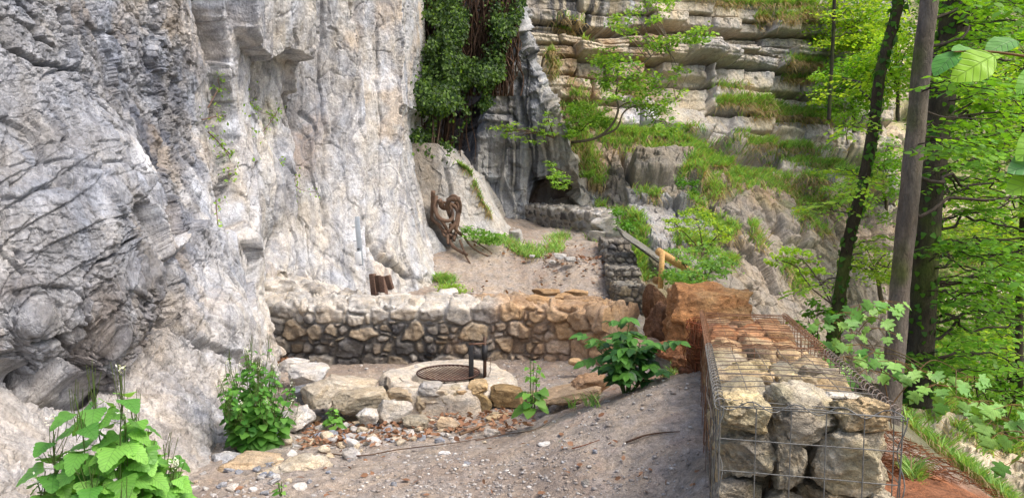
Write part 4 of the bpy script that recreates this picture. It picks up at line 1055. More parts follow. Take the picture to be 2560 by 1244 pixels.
a = Acc()
for i in range(11):
    c0 = P(1226 - 1.0 * (i > 6) * (i - 6) * 2, 896 + i * 5, 6.2); th = np.linspace(0, 2 * pi, 10)
    e = np.array([1., 0, 0]) if i % 2 else np.array([0, 1., 0])
    V, Fs = tube(c0 + np.outer(np.cos(th) * .005, e) + np.outer(np.sin(th) * .0095, [0, 0, 1]), .0018, 5, caps=False); a.add(V, Fs, rs)
V, Fs = tube([P(1212, 897, 6.2), P(1227, 894, 6.2)], .003, 6); a.add(V, Fs, rs); part("chain", a, M_METAL, gr_, True)

# border of the pit floor: long slabs and blocks
SP_ = [
 (862, 968, 5.95, (.52, .34, .16), .12, (0, .05), s2l(200, 188, 168), "long pale slab with a sloping top, left of the fire pit"),
 (795, 985, 5.75, (.26, .3, .20), .3, (0, 0), s2l(184, 174, 156), "rounded beige block under the left end of the long pale slab"),
 (905, 1000, 5.72, (.46, .24, .17), .1, (0, -.1), s2l(186, 174, 152), "broad beige wedge-shaped block below the long pale slab"),
 (918, 1042, 5.5, (.17, .18, .13), .2, (0, 0), s2l(212, 208, 200), "white angular stone below the beige wedge-shaped block"),
 (985, 1028, 5.6, (.26, .22, .21), .5, (.2, .3), s2l(200, 194, 184), "pale pointed stone at the front left foot of the fire pit"),
 (1038, 1058, 5.45, (.2, .18, .10), .1, (0, 0), s2l(170, 160, 140), "flat brown-grey stone lying before the front stones of the fire pit"),
 (1120, 1062, 5.4, (.18, .16, .08), -.1, (0, .1), s2l(190, 168, 140), "flat reddish-beige stone among dead leaves before the fire pit"),
 (770, 935, 6.5, (.38, .36, .16), .2, (0, 0), s2l(206, 202, 196), "pale block in the row joining the fire pit border to the long wall"),
 (735, 912, 7.0, (.3, .3, .14), .1, (0, 0), s2l(210, 206, 200), "whitish flat block nearest to the long wall in the left border row"),
 (765, 985, 5.9, (.2, .3, .16), .4, (0, 0), s2l(130, 134, 142), "blue-grey stone tucked behind the tall leafy mustard plant"),
 (745, 1040, 5.5, (.24, .3, .16), -.3, (0, 0), s2l(206, 202, 196), "white stone at the right side of the tall leafy mustard plant"),
 (1268, 990, 5.9, (.30, .26, .17), -.15, (0, .05), s2l(158, 134, 96), "brown mossy block on the right of the fire pit"),
 (1255, 1042, 5.55, (.26, .14, .06), .25, (0, .12), s2l(196, 176, 142), "thin flat beige stone below the brown mossy block"),
 (1345, 995, 5.45, (.2, .2, .09), .2, (0, 0), s2l(180, 156, 126), "small ochre slab behind the thin green mustard plant"),
 (1430, 985, 5.25, (.5, .26, .12), .22, (.05, -.1), s2l(184, 160, 132), "long ochre slab edging the pit floor left of the leafy bush"),
 (1475, 955, 5.3, (.3, .2, .14), .3, (0, -.1), s2l(180, 146, 114), "orange-beige block behind the leafy bush"),
 (1545, 905, 5.8, (.34, .26, .1), .1, (0, 0), s2l(178, 148, 118), "flat orange-beige stone between the wall end and the leafy bush"),
 (1600, 858, 6.6, (.4, .4, .08), .1, (0, 0), s2l(172, 148, 124), "flat pinkish stone step before the large orange boulder"),
 (968, 965, 6.05, (.06, .14, .15), .1, (0, -.1), s2l(150, 140, 126), "thin upright slate at the left side of the fire pit"),
 (1442, 905, 7.0, (.16, .14, .07), .1, (0, 0), s2l(200, 170, 130), "small ochre stone on the gravel floor below the wall"),
]
for i, (u, v, Y, sz, rz, tl, c, l) in enumerate(SP_):
    boulder("boulder", u, v, Y, sz, 1100 + i, c, l, rz=rz, tilt=tl, planes=13, sub=5, group="border stones round the fire pit", col2=np.array(c) * .78)
# embedded pale rocks in the path
boulder("boulder", 740, 1172, 4.38, (.46, .34, .16), 1150, s2l(200, 188, 166), "large flat cream rock half sunk in the path below the tall mustard plant", rz=.2, planes=18, sub=6, rough=.08)
boulder("boulder", 640, 1158, 4.5, (.36, .3, .08), 1151, s2l(196, 176, 148), "flat beige rock half sunk in the path left of the large cream rock", rz=-.2, sub=5)
boulder("boulder", 565, 1150, 4.62, (.22, .18, .09), 1152, s2l(186, 186, 186), "grey-white rock at the left edge of the path near the cliff foot", sub=5)
boulder("boulder", 1468, 1213, 3.55, (.055, .06, .055), 1153, s2l(150, 148, 144), "single dark grey stone alone on the near path", sub=4)
boulder("boulder", 1375, 1114, 4.2, (.14, .08, .04), 1154, s2l(222, 218, 210), "elongated white stone in the middle of the path with a seedling beside it", sub=4, rough=.1)
boulder("boulder", 1165, 1163, 4.15, (.075, .07, .055), 1155, s2l(150, 152, 158), "blue-grey cube-like stone on the near path", sub=4)
boulder("boulder", 1130, 1165, 4.15, (.05, .05, .03), 1156, s2l(215, 212, 205), "small white stone left of the blue-grey cube-like stone", sub=3)
boulder("boulder", 1112, 1133, 4.4, (.08, .06, .03), 1157, s2l(220, 216, 210), "flat white stone above the blue-grey cube-like stone", sub=3)
boulder("boulder", 1228, 1082, 5.0, (.10, .08, .07), 1158, s2l(205, 196, 184), "lone white stone right of the twigs below the fire pit", sub=4)
for i, (u, v, Y, sz, l) in enumerate([(1400, 640, 12.0, (.22, .2, .1), "grey stone on the grassy patch beside the far path"), (1425, 648, 11.8, (.18, .16, .08), "white flat stone beside the far path"), (1380, 655, 11.6, (.12, .1, .06), "small grey stone left of the pair beside the far path"),
                                      (1290, 590, 13.6, (.28, .3, .26), "dark grey rock at the foot of the pale outcrop beside the path"), (1190, 700, 11.9, (.2, .2, .1), "grey stone at the left edge of the far path"), (1330, 640, 12.2, (.1, .1, .05), "tiny white stone in the dead leaves by the far path")]):
    boulder("boulder", u, v, Y, sz, 1170 + i, s2l(176, 174, 170), l, sub=4)
# long sloping slab beyond the stepped gabions
boulder("boulder", 1612, 622, 11.8, (1.15, .7, .07), 1180, s2l(128, 126, 118), "long grey slab sloping down to the right behind the stepped gabions", rz=-.2, tilt=(0, .62), sub=5, planes=12)

# rubble: individual stones, shared meshes
protos = []
for i in range(8):
    V, Fa = rock((1, rr.uniform(.7, 1), rr.uniform(.45, .75)), 1300 + i, 3, 12, rough=.08)
    c = [s2l(206, 202, 196), s2l(180, 178, 176), s2l(160, 164, 172), s2l(205, 190, 165)][i % 4]
    me_o = mk("rubble_stone", V, Fa, M_STONE, None, np.clip(c[None] * (1 + .2 * fbm(V * 3 + i, 3, i))[:, None], 0, .9)); protos.append(me_o)
def scatter_rubble(n, cx, cy, sx, sy, smin, smax, lab, grp, seed):
    R2 = np.random.default_rng(seed)
    for i in range(n):
        u = R2.normal(cx, sx); v = R2.normal(cy, sy)
        z = -1.72 if v < 1140 else -1.66
        for _ in range(3): q = Pz(u, v, z); z = float(ground_at(q[0], q[1])[0]) - EYE
        o = protos[R2.integers(8)].copy(); COL.objects.link(o)
        s = R2.uniform(smin, smax) ** 1.0 * (R2.random() ** .6 * .7 + .3)
        o.scale = (s, s, s * R2.uniform(.6, 1)); o.location = (q[0], q[1], z + EYE + s * .12); o.rotation_euler = (R2.uniform(-.4, .4), R2.uniform(-.4, .4), R2.uniform(0, 6.28))
        tag(o, lab, "stone", grp)
scatter_rubble(85, 850, 1090, 75, 30, .05, .15, "white or grey angular rubble stone below the left border of the fire pit", "rubble below the fire pit border", 1)
scatter_rubble(45, 1010, 1085, 75, 16, .04, .11, "pale broken stone among dead leaves before the fire pit", "rubble before the fire pit", 2)
scatter_rubble(40, 620, 1205, 110, 26, .03, .09, "small pale stone on the near left part of the path", "stones on the near path", 3)
scatter_rubble(25, 790, 900, 30, 12, .05, .13, "pale stone heaped where the long wall meets the cliff", "stones at the wall's left foot", 4)
scatter_rubble(40, 1250, 1165, 260, 40, .012, .04, "little white pebble-sized stone lying on the path", "little stones on the path", 5)
for o in protos: bpy.data.objects.remove(o)

# gravel, dead leaves: uncountable
def scatter_xy(n, seed, umin, umax, vmin, vmax):
    R2 = np.random.default_rng(seed); u = R2.uniform(umin, umax, n); v = R2.uniform(vmin, vmax, n)
    dx = (u - 1280) / F; k_ = (622 - v) / F; dy = CP + k_ * SP; dz = -SP + k_ * CP
    z = np.full(n, -1.6)
    for _ in range(5):
        s = z / dz; x = dx * s; y = dy * s; z = .5 * z + .5 * (np.clip(gz(np.clip(x, -6, 12), np.clip(y, .5, 22)), -9, 1.5) - EYE)
    ok = (y > 1.5) & (y < 18)
    return x[ok], y[ok], R2
x, y, R2 = scatter_xy(26000, 5, 100, 1800, 560, 1300)
ok = (fbm(np.stack([x, y, 0 * x], -1) * 1.3, 3, 21) + R2.normal(0, .35, len(x))) > -.25
x, y = x[ok], y[ok]; n = len(x); zz = ground_at(x, y)
V0, F0 = ico(1); Rr = R2.uniform(.003, .0095, n) * (R2.random(n) ** 2 * 1.2 + .55) * (.55 + y / 9)
sc3 = np.stack([Rr * R2.uniform(.7, 1.4, n), Rr * R2.uniform(.7, 1.4, n), Rr * R2.uniform(.35, .7, n)], -1)
VV = V0[None] * (1 + .35 * (R2.random((n, len(V0), 1)) - .5)); an = R2.uniform(0, 6.28, n)
VV = VV * sc3[:, None]; VX = VV[..., 0] * np.cos(an)[:, None] - VV[..., 1] * np.sin(an)[:, None]; VY = VV[..., 0] * np.sin(an)[:, None] + VV[..., 1] * np.cos(an)[:, None]
VV = np.stack([VX + x[:, None], VY + y[:, None], VV[..., 2] + zz[:, None] + Rr[:, None] * .15], -1)
FF = F0[None] + (np.arange(n) * len(V0))[:, None, None]
pal = np.array([s2l(170, 165, 160), s2l(158, 151, 145), s2l(196, 192, 187), s2l(146, 137, 129), s2l(168, 155, 142)])
cc = np.repeat(pal[R2.integers(0, 5, n)] * R2.uniform(.75, 1.1, (n, 1)), len(V0), 0)
mk("gravel", VV.reshape(-1, 3), FF.reshape(-1, 3), M_GRAVEL, col=cc, kind="stuff")

# ================================================================== leaves
def outline_leaf(f, n=30, ny=None, fold=.12, droop=.15, petiole=0):
    """leaf template: closed outline in xy (base at origin, tip at +y, unit length), triangulated to the midrib"""
    out = f(n)                                   # (m,2) right side from base to tip
    m = len(out); mid = np.stack([np.zeros(m), np.linspace(0, 1, m)], -1)
    q = np.concatenate([mid, out, out * [-1, 1]]); z = fold * np.abs(q[:, 0]) ** 1.2 - droop * q[:, 1] ** 2 + .025 * np.sin(q[:, 1] * 18) * np.abs(q[:, 0]) * 2
    V = np.concatenate([q, z[:, None]], 1)
    i = np.arange(m - 1)
    Fr = np.stack([i, i + m, i + m + 1, i + 1], -1); Fl = np.stack([i, i + 1, i + 2 * m + 1, i + 2 * m], -1)
    return V, np.concatenate([Fr, Fl]), q
def beech(n):
    t = np.linspace(0, 1, n); w = .36 * np.sin(pi * t ** .9) ** .8; return np.stack([w, t], -1)
def cordate(n):
    t = np.linspace(0, 1, n); w = .60 * (1 - t) ** .6 * np.minimum(1, (t / .12) ** .5) * (1 + .09 * np.cos(t * n * pi * .5)); yb = t - .16 * np.exp(-((t - .08) / .09) ** 2)
    return np.stack([w, yb], -1)
def ovate(n):
    t = np.linspace(0, 1, n); w = .30 * np.sin(pi * t ** .75) ** .9; return np.stack([w, t], -1)
def maple(n):
    a = np.linspace(0, 1, 5 * 4 + 1)
    pts = [(.03, 0), (.22, -.08), (.42, -.02), (.36, .10), (.58, .16), (.70, .34), (.50, .33), (.34, .36), (.46, .52), (.50, .72), (.34, .62), (.2, .55), (.2, .75), (.1, .9), (0, 1)]
    return np.array(pts, float)
T_BEECH = outline_leaf(beech, 5, fold=.1); T_BEECHB = outline_leaf(beech, 18, fold=.18, droop=.25)
T_COR = outline_leaf(cordate, 19, fold=.12, droop=.22); T_CORS = outline_leaf(cordate, 8, fold=.12, droop=.2)
T_OV = outline_leaf(ovate, 9, fold=.16, droop=.25); T_MAP = outline_leaf(maple, 0, fold=.1, droop=.2)
T_LITE = (np.array([[0, 0, 0], [.3, .4, .04], [.22, .8, 0], [0, 1, -.06], [-.22, .8, 0], [-.3, .4, .04]], float), np.array([[0, 1, 2, 3], [0, 3, 4, 5]]), np.array([[0, 0], [.3, .4], [.22, .8], [0, 1], [-.22, .8], [-.3, .4]], float))
def frames(dirs, ups, roll=None):
    y = dirs / (np.linalg.norm(dirs, axis=1)[:, None] + 1e-9)
    x = np.cross(y, ups); x /= np.linalg.norm(x, axis=1)[:, None] + 1e-9
    z = np.cross(x, y); return np.stack([x, y, z], -1)
def leaves(acc, T, pos, dirs, ups, size, col):
    V0, F0, q = T; n = len(pos); R = frames(dirs, ups)
    V = np.einsum('nij,kj->nki', R, V0) * np.broadcast_to(size, (n,))[:, None, None] + pos[:, None]
    Fa = F0[None] + (np.arange(n) * len(V0))[:, None, None]
    c = np.repeat(np.broadcast_to(col, (n, 3)), len(V0), 0)
    acc.add(V.reshape(-1, 3), Fa.reshape(-1, F0.shape[1]), c, np.tile(q, (n, 1)))
def lcol(R, n, a, b, vary=.15):
    t = R.random((n, 1)); return (np.asarray(a) * (1 - t) + np.asarray(b) * t) * R.uniform(1 - vary, 1 + vary, (n, 1))
G_DK, G_MD, G_LT, G_YL = s2l(60, 100, 36), s2l(92, 146, 46), s2l(130, 180, 58), s2l(178, 208, 70)

def blob_leaves(acc, R, c, rad, n, T, size, ca, cb, nclump=14, updir=.8, droop=.3, tight=.45):
    """leaf sprays filling an uneven ellipsoid"""
    c = np.asarray(c, float); rad = np.asarray(rad, float)
    cl = R.normal(0, 1, (nclump, 3)); cl /= np.linalg.norm(cl, axis=1)[:, None]; cl *= R.uniform(.25, 1, (nclump, 1)) ** .6
    k = R.integers(0, nclump, n)
    off = R.normal(0, tight * .5, (n, 3)) * [1, 1, .35]
    pos = c + (cl[k] + off) * rad
    d = R.normal(0, 1, (n, 3)); d[:, 2] = d[:, 2] * .3 - droop
    up = R.normal(0, 1 - updir * .75, (n, 3)) + [0, 0, 1]
    br = (R.random(nclump) * .5 + .75)[k][:, None]
    leaves(acc, T, pos, d, up, size * R.uniform(.6, 1.2, n), lcol(R, n, ca, cb) * br)
    return c + cl * rad
def branch(acc, p0, p1, r0, r1, R, sag=.1, n=10, col=s2l(80, 70, 60), sides=6, wob=.03):
    p0 = np.asarray(p0, float); p1 = np.asarray(p1, float); L_ = np.linalg.norm(p1 - p0)
    t = np.linspace(0, 1, n); q = p0 + (p1 - p0) * t[:, None]; q[:, 2] += sag * L_ * np.sin(t * pi)
    w = R.normal(0, wob * L_, (n, 3)); w[0] = 0; w[-1] = 0; w[1:-1] = (w[:-2] + w[1:-1] + w[2:]) / 3; q = q + w
    V, Fs = tube(q, np.linspace(r0, r1, n), sides, caps=False); acc.add(V, Fs, col); return q

def shrub(name, label, cat, spec, leaf, size, ca, cb, seed, stems=8, base=None, stemcol=s2l(92, 78, 62), group=None, r0=.012, updir=.8, droop=.3, T=None, tight=.45, mat=None):
    """spec: list of (u,v,Y,ru,rv,rY,n)"""
    R = np.random.default_rng(seed); a = Acc(); b = Acc(); ends = []
    for (u, v, Y, ru, rv, rY, n) in spec:
        c = P(u, v, Y); e = blob_leaves(a, R, c, (ru * Y / F, rY, rv * Y / F), n, T or T_LITE, size, ca, cb, nclump=max(6, n // 28), updir=updir, droop=droop, tight=tight); ends.append((c, e))
    b0 = P(*base) if base is not None else P(spec[0][0], spec[0][1] + spec[0][4], spec[0][2])
    root = thing(name, b0, label, cat, group)
    for c, e in ends:
        q = branch(b, b0, c, r0, r0 * .5, R, .08, 10, stemcol)
        for j in range(min(stems, len(e))): branch(b, q[R.integers(4, 10)], e[j], r0 * .4, r0 * .12, R, .05, 7, stemcol, 4)
    part("foliage", a, mat or M_LEAF, root, uv=True); part("stems", b, M_BARK, root, smooth=True)
    return root

# ---- garlic mustard plants
def mustard(label, u, vbase, Y, zb, spread, h, nst, lsz, nl, seed, T=T_COR, mat=None, cat="plant", flowers=True, ca=s2l(80, 134, 54), cb=s2l(132, 184, 84), base_leaves=8, zbase=None, top=None, tmin=.04, taper=.85):
    R = np.random.default_rng(seed); a = Acc(); b = Acc(); fls = []
    base = P(u, vbase, Y)
    if zbase is not None: base[2] = EYE + zbase
    root = thing("leafy_plant", base, label, cat)
    for i in range(nst):
        an = R.uniform(0, 2 * pi); rr2 = spread * math.sqrt(R.random())
        hh = h * (R.uniform(.7, 1.0) if i else 1.0) * (1 - .45 * (rr2 / spread) ** 2)
        p0 = base + np.array([cos(an), sin(an), 0]) * rr2 * .35; p1 = base + np.array([cos(an) * rr2, sin(an) * rr2, hh])
        q = branch(b, p0, p1, .0045, .0018, R, 0, 12, s2l(96, 120, 66), 5, .01)
        n = nl; t = R.uniform(tmin, .93, n) ** .85; t.sort()
        pos = np.stack([np.interp(t * 11, np.arange(12), q[:, k_]) for k_ in range(3)], -1)
        az = np.arange(n) * 2.4 + R.uniform(0, 6); pet = lsz * (1.05 - .75 * t) * .8
        d = np.stack([np.cos(az), np.sin(az), .25 + 0 * az], -1)
        lp = pos + d * pet[:, None]
        for k_ in range(n): V, Fs = tube([pos[k_], lp[k_]], .0012, 4, caps=False); b.add(V, Fs, s2l(110, 140, 70))
        dd = d.copy(); dd[:, 2] = -R.uniform(.1, .7, n); up = np.stack([.35 * np.cos(az), .35 * np.sin(az) - .25, 1 + 0 * az], -1) + R.normal(0, .15, (n, 3))
        leaves(a, T, lp, dd, up, lsz * (1.15 - taper * t ** 1.1) * R.uniform(.8, 1.15, n), lcol(R, n, ca, cb) * (.75 + .45 * t)[:, None])
        if flowers:
            tip = q[-1]
            for j in range(7):
                e = tip + np.array([R.normal(0, .02), R.normal(0, .02), R.uniform(-.10, .03)]); s0 = tip - [0, 0, R.uniform(.05, .16)]
                V, Fs = tube([s0, (s0 + e) / 2 + R.normal(0, .005, 3), e + [0, 0, .02]], .0011, 4, caps=False); b.add(V, Fs, s2l(96, 110, 62))
            if i % 2 == 0:
                npet = 14; fl = Acc(); fls.append(fl); pp = tip + R.normal(0, .009, (npet, 3)) + [0, 0, .015]; leaves(fl, T_LITE, pp, R.normal(0, 1, (npet, 3)), R.normal(0, .4, (npet, 3)) + [0, 0, 1], .011, s2l(232, 234, 226))
    part("foliage", a, mat or M_LEAFV, root, smooth=True, uv=True); part("stems", b, M_GRASS, root, smooth=True)
    for fl in fls: part("flower_cluster", fl, M_GRASS, root)
    return root
mustard("large foreground mustard plant with broad toothed leaves, cut by the lower left edge", 290, 1244, 2.35, 0, .25, 1.02, 24, .098, 19, 31, zbase=-1.58, tmin=.40, taper=.55)
mustard("single tall thin mustard stem with a white flower, left of the large plant", 165, 1244, 2.3, 0, .05, 1.12, 2, .10, 9, 33, zbase=-1.58, tmin=.5, taper=.45)
mustard("dense bushy mustard plant growing at the cliff foot beside the left path edge", 640, 1108, 4.95, 0, .27, .74, 36, .075, 18, 35, ca=s2l(62, 116, 48), cb=s2l(112, 166, 74), T=T_CORS, flowers=True, mat=M_LEAF)
mustard("small round-leaved mustard plant between the pale boulders", 832, 1075, 5.35, 0, .05, .20, 5, .06, 7, 36, T=T_CORS, flowers=False, mat=M_LEAF)
mustard("thin upright green mustard plant in front of the pit's right side", 1330, 1035, 4.75, 0, .06, .44, 5, .075, 8, 37, T=T_CORS, flowers=False, mat=M_LEAF)
mustard("tiny green seedling beside the white elongated path stone", 1402, 1120, 4.15, 0, .02, .05, 3, .03, 4, 38, T=T_CORS, flowers=False, mat=M_LEAF)
mustard("little green seedling on the lower left of the path", 703, 1238, 3.75, 0, .02, .10, 3, .03, 4, 39, T=T_CORS, flowers=False, mat=M_LEAF)
# ---- bush with compound leaves
def pinnate_bush():
    R = np.random.default_rng(50); a = Acc(); b = Acc(); base = P(1570, 985, 4.75); base[2] -= .03
    root = thing("leafy_bush", base, "glossy dark green bush with pointed leaflets at the path's crest by the rusty gabion", "bush")
    for i in range(17):
        an = i * 2.4; out = R.uniform(.05, .30) * (.9 if i else 0); h = R.uniform(.16, .50) if i else .50
        p1 = base + np.array([cos(an) * out, sin(an) * out * .7, h * (1 - out)]); q = branch(b, base + R.normal(0, .012, 3) * [1, 1, 0], p1, .006, .003, R, .12, 10, s2l(86, 110, 60), 6, .015)
        for k_ in range(4):
            s0 = q[[4, 6, 8, 9][k_]]; aa = an + R.uniform(-1.4, 1.4) + (k_ * 1.9); L_ = R.uniform(.10, .17)
            dr = np.array([cos(aa), sin(aa), R.uniform(0, .5)]); e = s0 + dr * L_; rq = branch(b, s0, e, .0025, .001, R, .12, 7, s2l(100, 130, 66), 4, .01)
            n = 7; pos = np.stack([rq[2], rq[2], rq[4], rq[4], rq[5], rq[5], rq[6]]); side = np.cross(dr, [0, 0, 1]); side /= np.linalg.norm(side)
            sg = np.array([1, -1, 1, -1, 1, -1, 0])[:, None]; d = side * sg * .9 + dr * np.array([.5, .5, .6, .6, .8, .8, 1])[:, None]; d[:, 2] -= R.uniform(.1, .6, n)
            hi = h > .35
            leaves(a, T_OV, pos, d, np.array([0, -.25, 1.]) + R.normal(0, .2, (n, 3)), R.uniform(.06, .095, n), lcol(R, n, s2l(40, 82, 42), s2l(72, 120, 62) if not hi else s2l(96, 150, 60)))
    part("foliage", a, M_LEAFV, root, smooth=True, uv=True); part("stems", b, M_GRASS, root, smooth=True)
pinnate_bush()

# ---- hanging ivy over the recess
def ivy():
    R = np.random.default_rng(60); a = Acc(); b = Acc()
    poly = [(985, -60), (1330, -60), (1300, 60), (1262, 130), (1262, 190), (1240, 210), (1235, 260), (1180, 290), (1150, 330), (1130, 400), (1090, 440), (1085, 480), (1060, 460), (1030, 440), (1000, 420), (985, 200)]
    n = 60000; u = R.uniform(985, 1335, n); v = R.uniform(-60, 490, n); ok = inpoly(u, v, poly)
    den = fbm(np.stack([u / 70, v / 60, 0 * u], -1), 3, 61) + .35 * np.where((u > 1010) & (u < 1110) & (v > 60) & (v < 200), -1.4, .3)
    ok &= (den + R.normal(0, .22, n)) > -.12; u, v, den = u[ok], v[ok], den[ok]; n = len(u)
    Y = 14.4 + .004 * np.maximum(0, u - 1000) + .6 * fbm(np.stack([u / 90, v / 90, 0 * u + 4], -1), 3, 62) - .5 * den + R.normal(0, .28, n) - .0022 * (v - 200)
    pos = P(u, v, Y); d = R.normal(0, .6, (n, 3)) + [0, -.3, -.8]; up = R.normal(0, .45, (n, 3)) + [.1, -.8, .6]
    sh = R.random((n, 1)) ** 2
    leaves(a, T_LITE, pos, d, up, R.uniform(.045, .085, n), (s2l(38, 66, 28) * (1 - sh) + s2l(112, 146, 62) * sh) * R.uniform(.75, 1.2, (n, 1)))
    base = P(1130, 560, 13.4); root = thing("ivy", base, "huge curtain of dark green ivy with twisted roots hanging beside the pale cliff edge", "ivy")
    # mat of dead brown stems behind
    for i in range(420):
        u0 = R.uniform(1005, 1290); v0 = R.uniform(-60, 60); v1 = v0 + R.uniform(120, 420)
        if u0 > 1180: v1 = min(v1, 240)
        k_ = 9; vv = np.linspace(v0, v1, k_); uu = u0 + np.cumsum(R.normal(0, 7, k_)) - (vv - v0) * .12 * (u0 > 1100)
        q = P(uu, vv, 15.3 + .3 * R.random() + R.normal(0, .05, k_)); V, Fs = tube(spline(q, 18), R.uniform(.006, .018), 4, caps=False); b.add(V, Fs, s2l(88, 68, 54) * R.uniform(.6, 1.1))
    for i in range(4):
        uu = np.linspace(1085 + i * 5, 1090 + R.uniform(-40, 60), 8) + R.normal(0, 6, 8); vv = np.linspace(520, 150 + R.uniform(-100, 100), 8)
        q = P(uu, vv, np.linspace(13.3, 14.9, 8)); V, Fs = tube(spline(q, 30), np.linspace(.022, .01, 30), 6, .2, i, False); b.add(V, Fs, s2l(104, 86, 72) * R.uniform(.7, 1.1))
    part("stems", b, M_BARK, root, smooth=True); part("foliage", a, M_LEAF, root, uv=True)
    # knotted roots
    c = Acc(); Yr = 13.0
    K = [([(1098, 500), (1110, 520), (1130, 512), (1145, 530), (1138, 560), (1120, 580)], .07), ([(1090, 490), (1088, 520), (1098, 545), (1120, 552), (1132, 540), (1125, 515), (1108, 505)], .06), ([(1150, 500), (1128, 498), (1118, 515), (1128, 545), (1140, 575), (1135, 600)], .065),
         ([(1083, 478), (1082, 510), (1080, 545), (1095, 560), (1108, 575), (1130, 590)], .055), ([(1140, 505), (1148, 520), (1145, 550), (1142, 575), (1160, 590)], .06), ([(1100, 545), (1110, 560), (1118, 580), (1120, 610)], .05), ([(1128, 560), (1125, 590), (1130, 612), (1150, 628), (1168, 636)], .05),
         ([(1160, 590), (1175, 612), (1195, 628), (1220, 640)], .03), ([(1105, 575), (1112, 590), (1128, 592), (1142, 582)], .03), ([(1150, 600), (1165, 640), (1180, 665)], .03), ([(1180, 600), (1205, 615), (1230, 632)], .02), ([(1120, 500), (1135, 490), (1150, 505), (1150, 530), (1140, 545)], .05)]
    for i, (pts, r_) in enumerate(K):
        q = np.array([P(a_, b_2, Yr - .12 + .1 * math.sin(i * 2 + j) + (0 if b_2 < 600 else -.25 - (b_2 - 600) * .008)) for j, (a_, b_2) in enumerate(pts)])
        V, Fs = tube(spline(q, 44), np.linspace(r_, r_ * .6, 44) * .68, 12, .25, i); c.add(V, Fs, s2l(108, 88, 74) * R.uniform(.85, 1.1))
    part("knotted_roots", c, M_BARK, root, smooth=True)
ivy()

# ---- grass on the ledges and verges
def grass(name, S, lines, seed, L=(.08, .30), ground_=False, label=None):
    R = np.random.default_rng(seed); a = Acc()
    for (pts, w, n, straw) in lines:
        pts = np.array(pts, float); seg = np.r_[0, np.cumsum(np.linalg.norm(np.diff(pts, axis=0), axis=1))]
        ncl = max(3, n // 14); tcl = R.uniform(0, seg[-1], ncl); cu = np.interp(tcl, seg, pts[:, 0]) + R.normal(0, w * .5, ncl); cv = np.interp(tcl, seg, pts[:, 1]) + R.normal(0, w * .5, ncl)
        k_ = R.integers(0, ncl, n); u = cu[k_] + R.normal(0, 6, n); v = cv[k_] + R.normal(0, 4, n)
        if ground_:
            pos = []; dx = (u - 1280) / F; kk = (622 - v) / F; dy = CP + kk * SP; dz = -SP + kk * CP; z = np.full(n, -1.4)
            for _ in range(5):
                s_ = z / dz; x, y = dx * s_, dy * s_; z = .5 * z + .5 * (gz(np.clip(x, -6, 12), np.clip(y, .5, 22)) - EYE)
            pos = np.stack([x, y, z + EYE], -1); nr = np.tile([0, -.1, 1.], (n, 1)); Yd = y
        else: pos, nr = on(S, u, v); Yd = pos[:, 1]
        az = R.uniform(0, 2 * pi, n); d = np.stack([np.cos(az) * .6, np.sin(az) * .6, 0 * az], -1)
        hang = R.random(n) < straw * .62
        d0 = d * .5 + np.array([0, -.35 if not ground_ else 0, 1.0]); d0[hang] = d[hang] * .6 + [0, -.8, .3]
        ln = R.uniform(L[0], L[1], n) * (1 + hang * .1); wd = ln * .020 + .0032 * (Yd / 10)
        g0 = np.where(hang[:, None], np.array([0, -.15, -1.9]), np.array([0, -.15, -.75])) + d * .6
        side = np.cross(d0, R.normal(0, 1, (n, 3))); side /= np.linalg.norm(side, axis=1)[:, None]
        P_ = []
        for t in (0, .35, .7, 1.0):
            c_ = pos + ln[:, None] * (d0 * t + g0 * t * t * .55); w_ = (wd * (1 - t ** 1.5) + .0004)[:, None]
            P_ += [c_ - side * w_, c_ + side * w_]
        V = np.stack(P_, 1); Fq = np.array([[0, 1, 3, 2], [2, 3, 5, 4], [4, 5, 7, 6]])[None] + (np.arange(n) * 8)[:, None, None]
        c = lcol(R, n, s2l(106, 156, 76), s2l(168, 204, 114)); st_ = lcol(R, n, s2l(176, 160, 118), s2l(146, 126, 92)); c = np.where((hang | (R.random(n) < .12))[:, None], st_, c)
        a.add(V.reshape(-1, 3), Fq.reshape(-1, 4), np.repeat(c, 8, 0))
    V, Fs, C_, _ = a.get(); mk(name, V, Fs, M_GRASS, col=C_, kind="stuff")
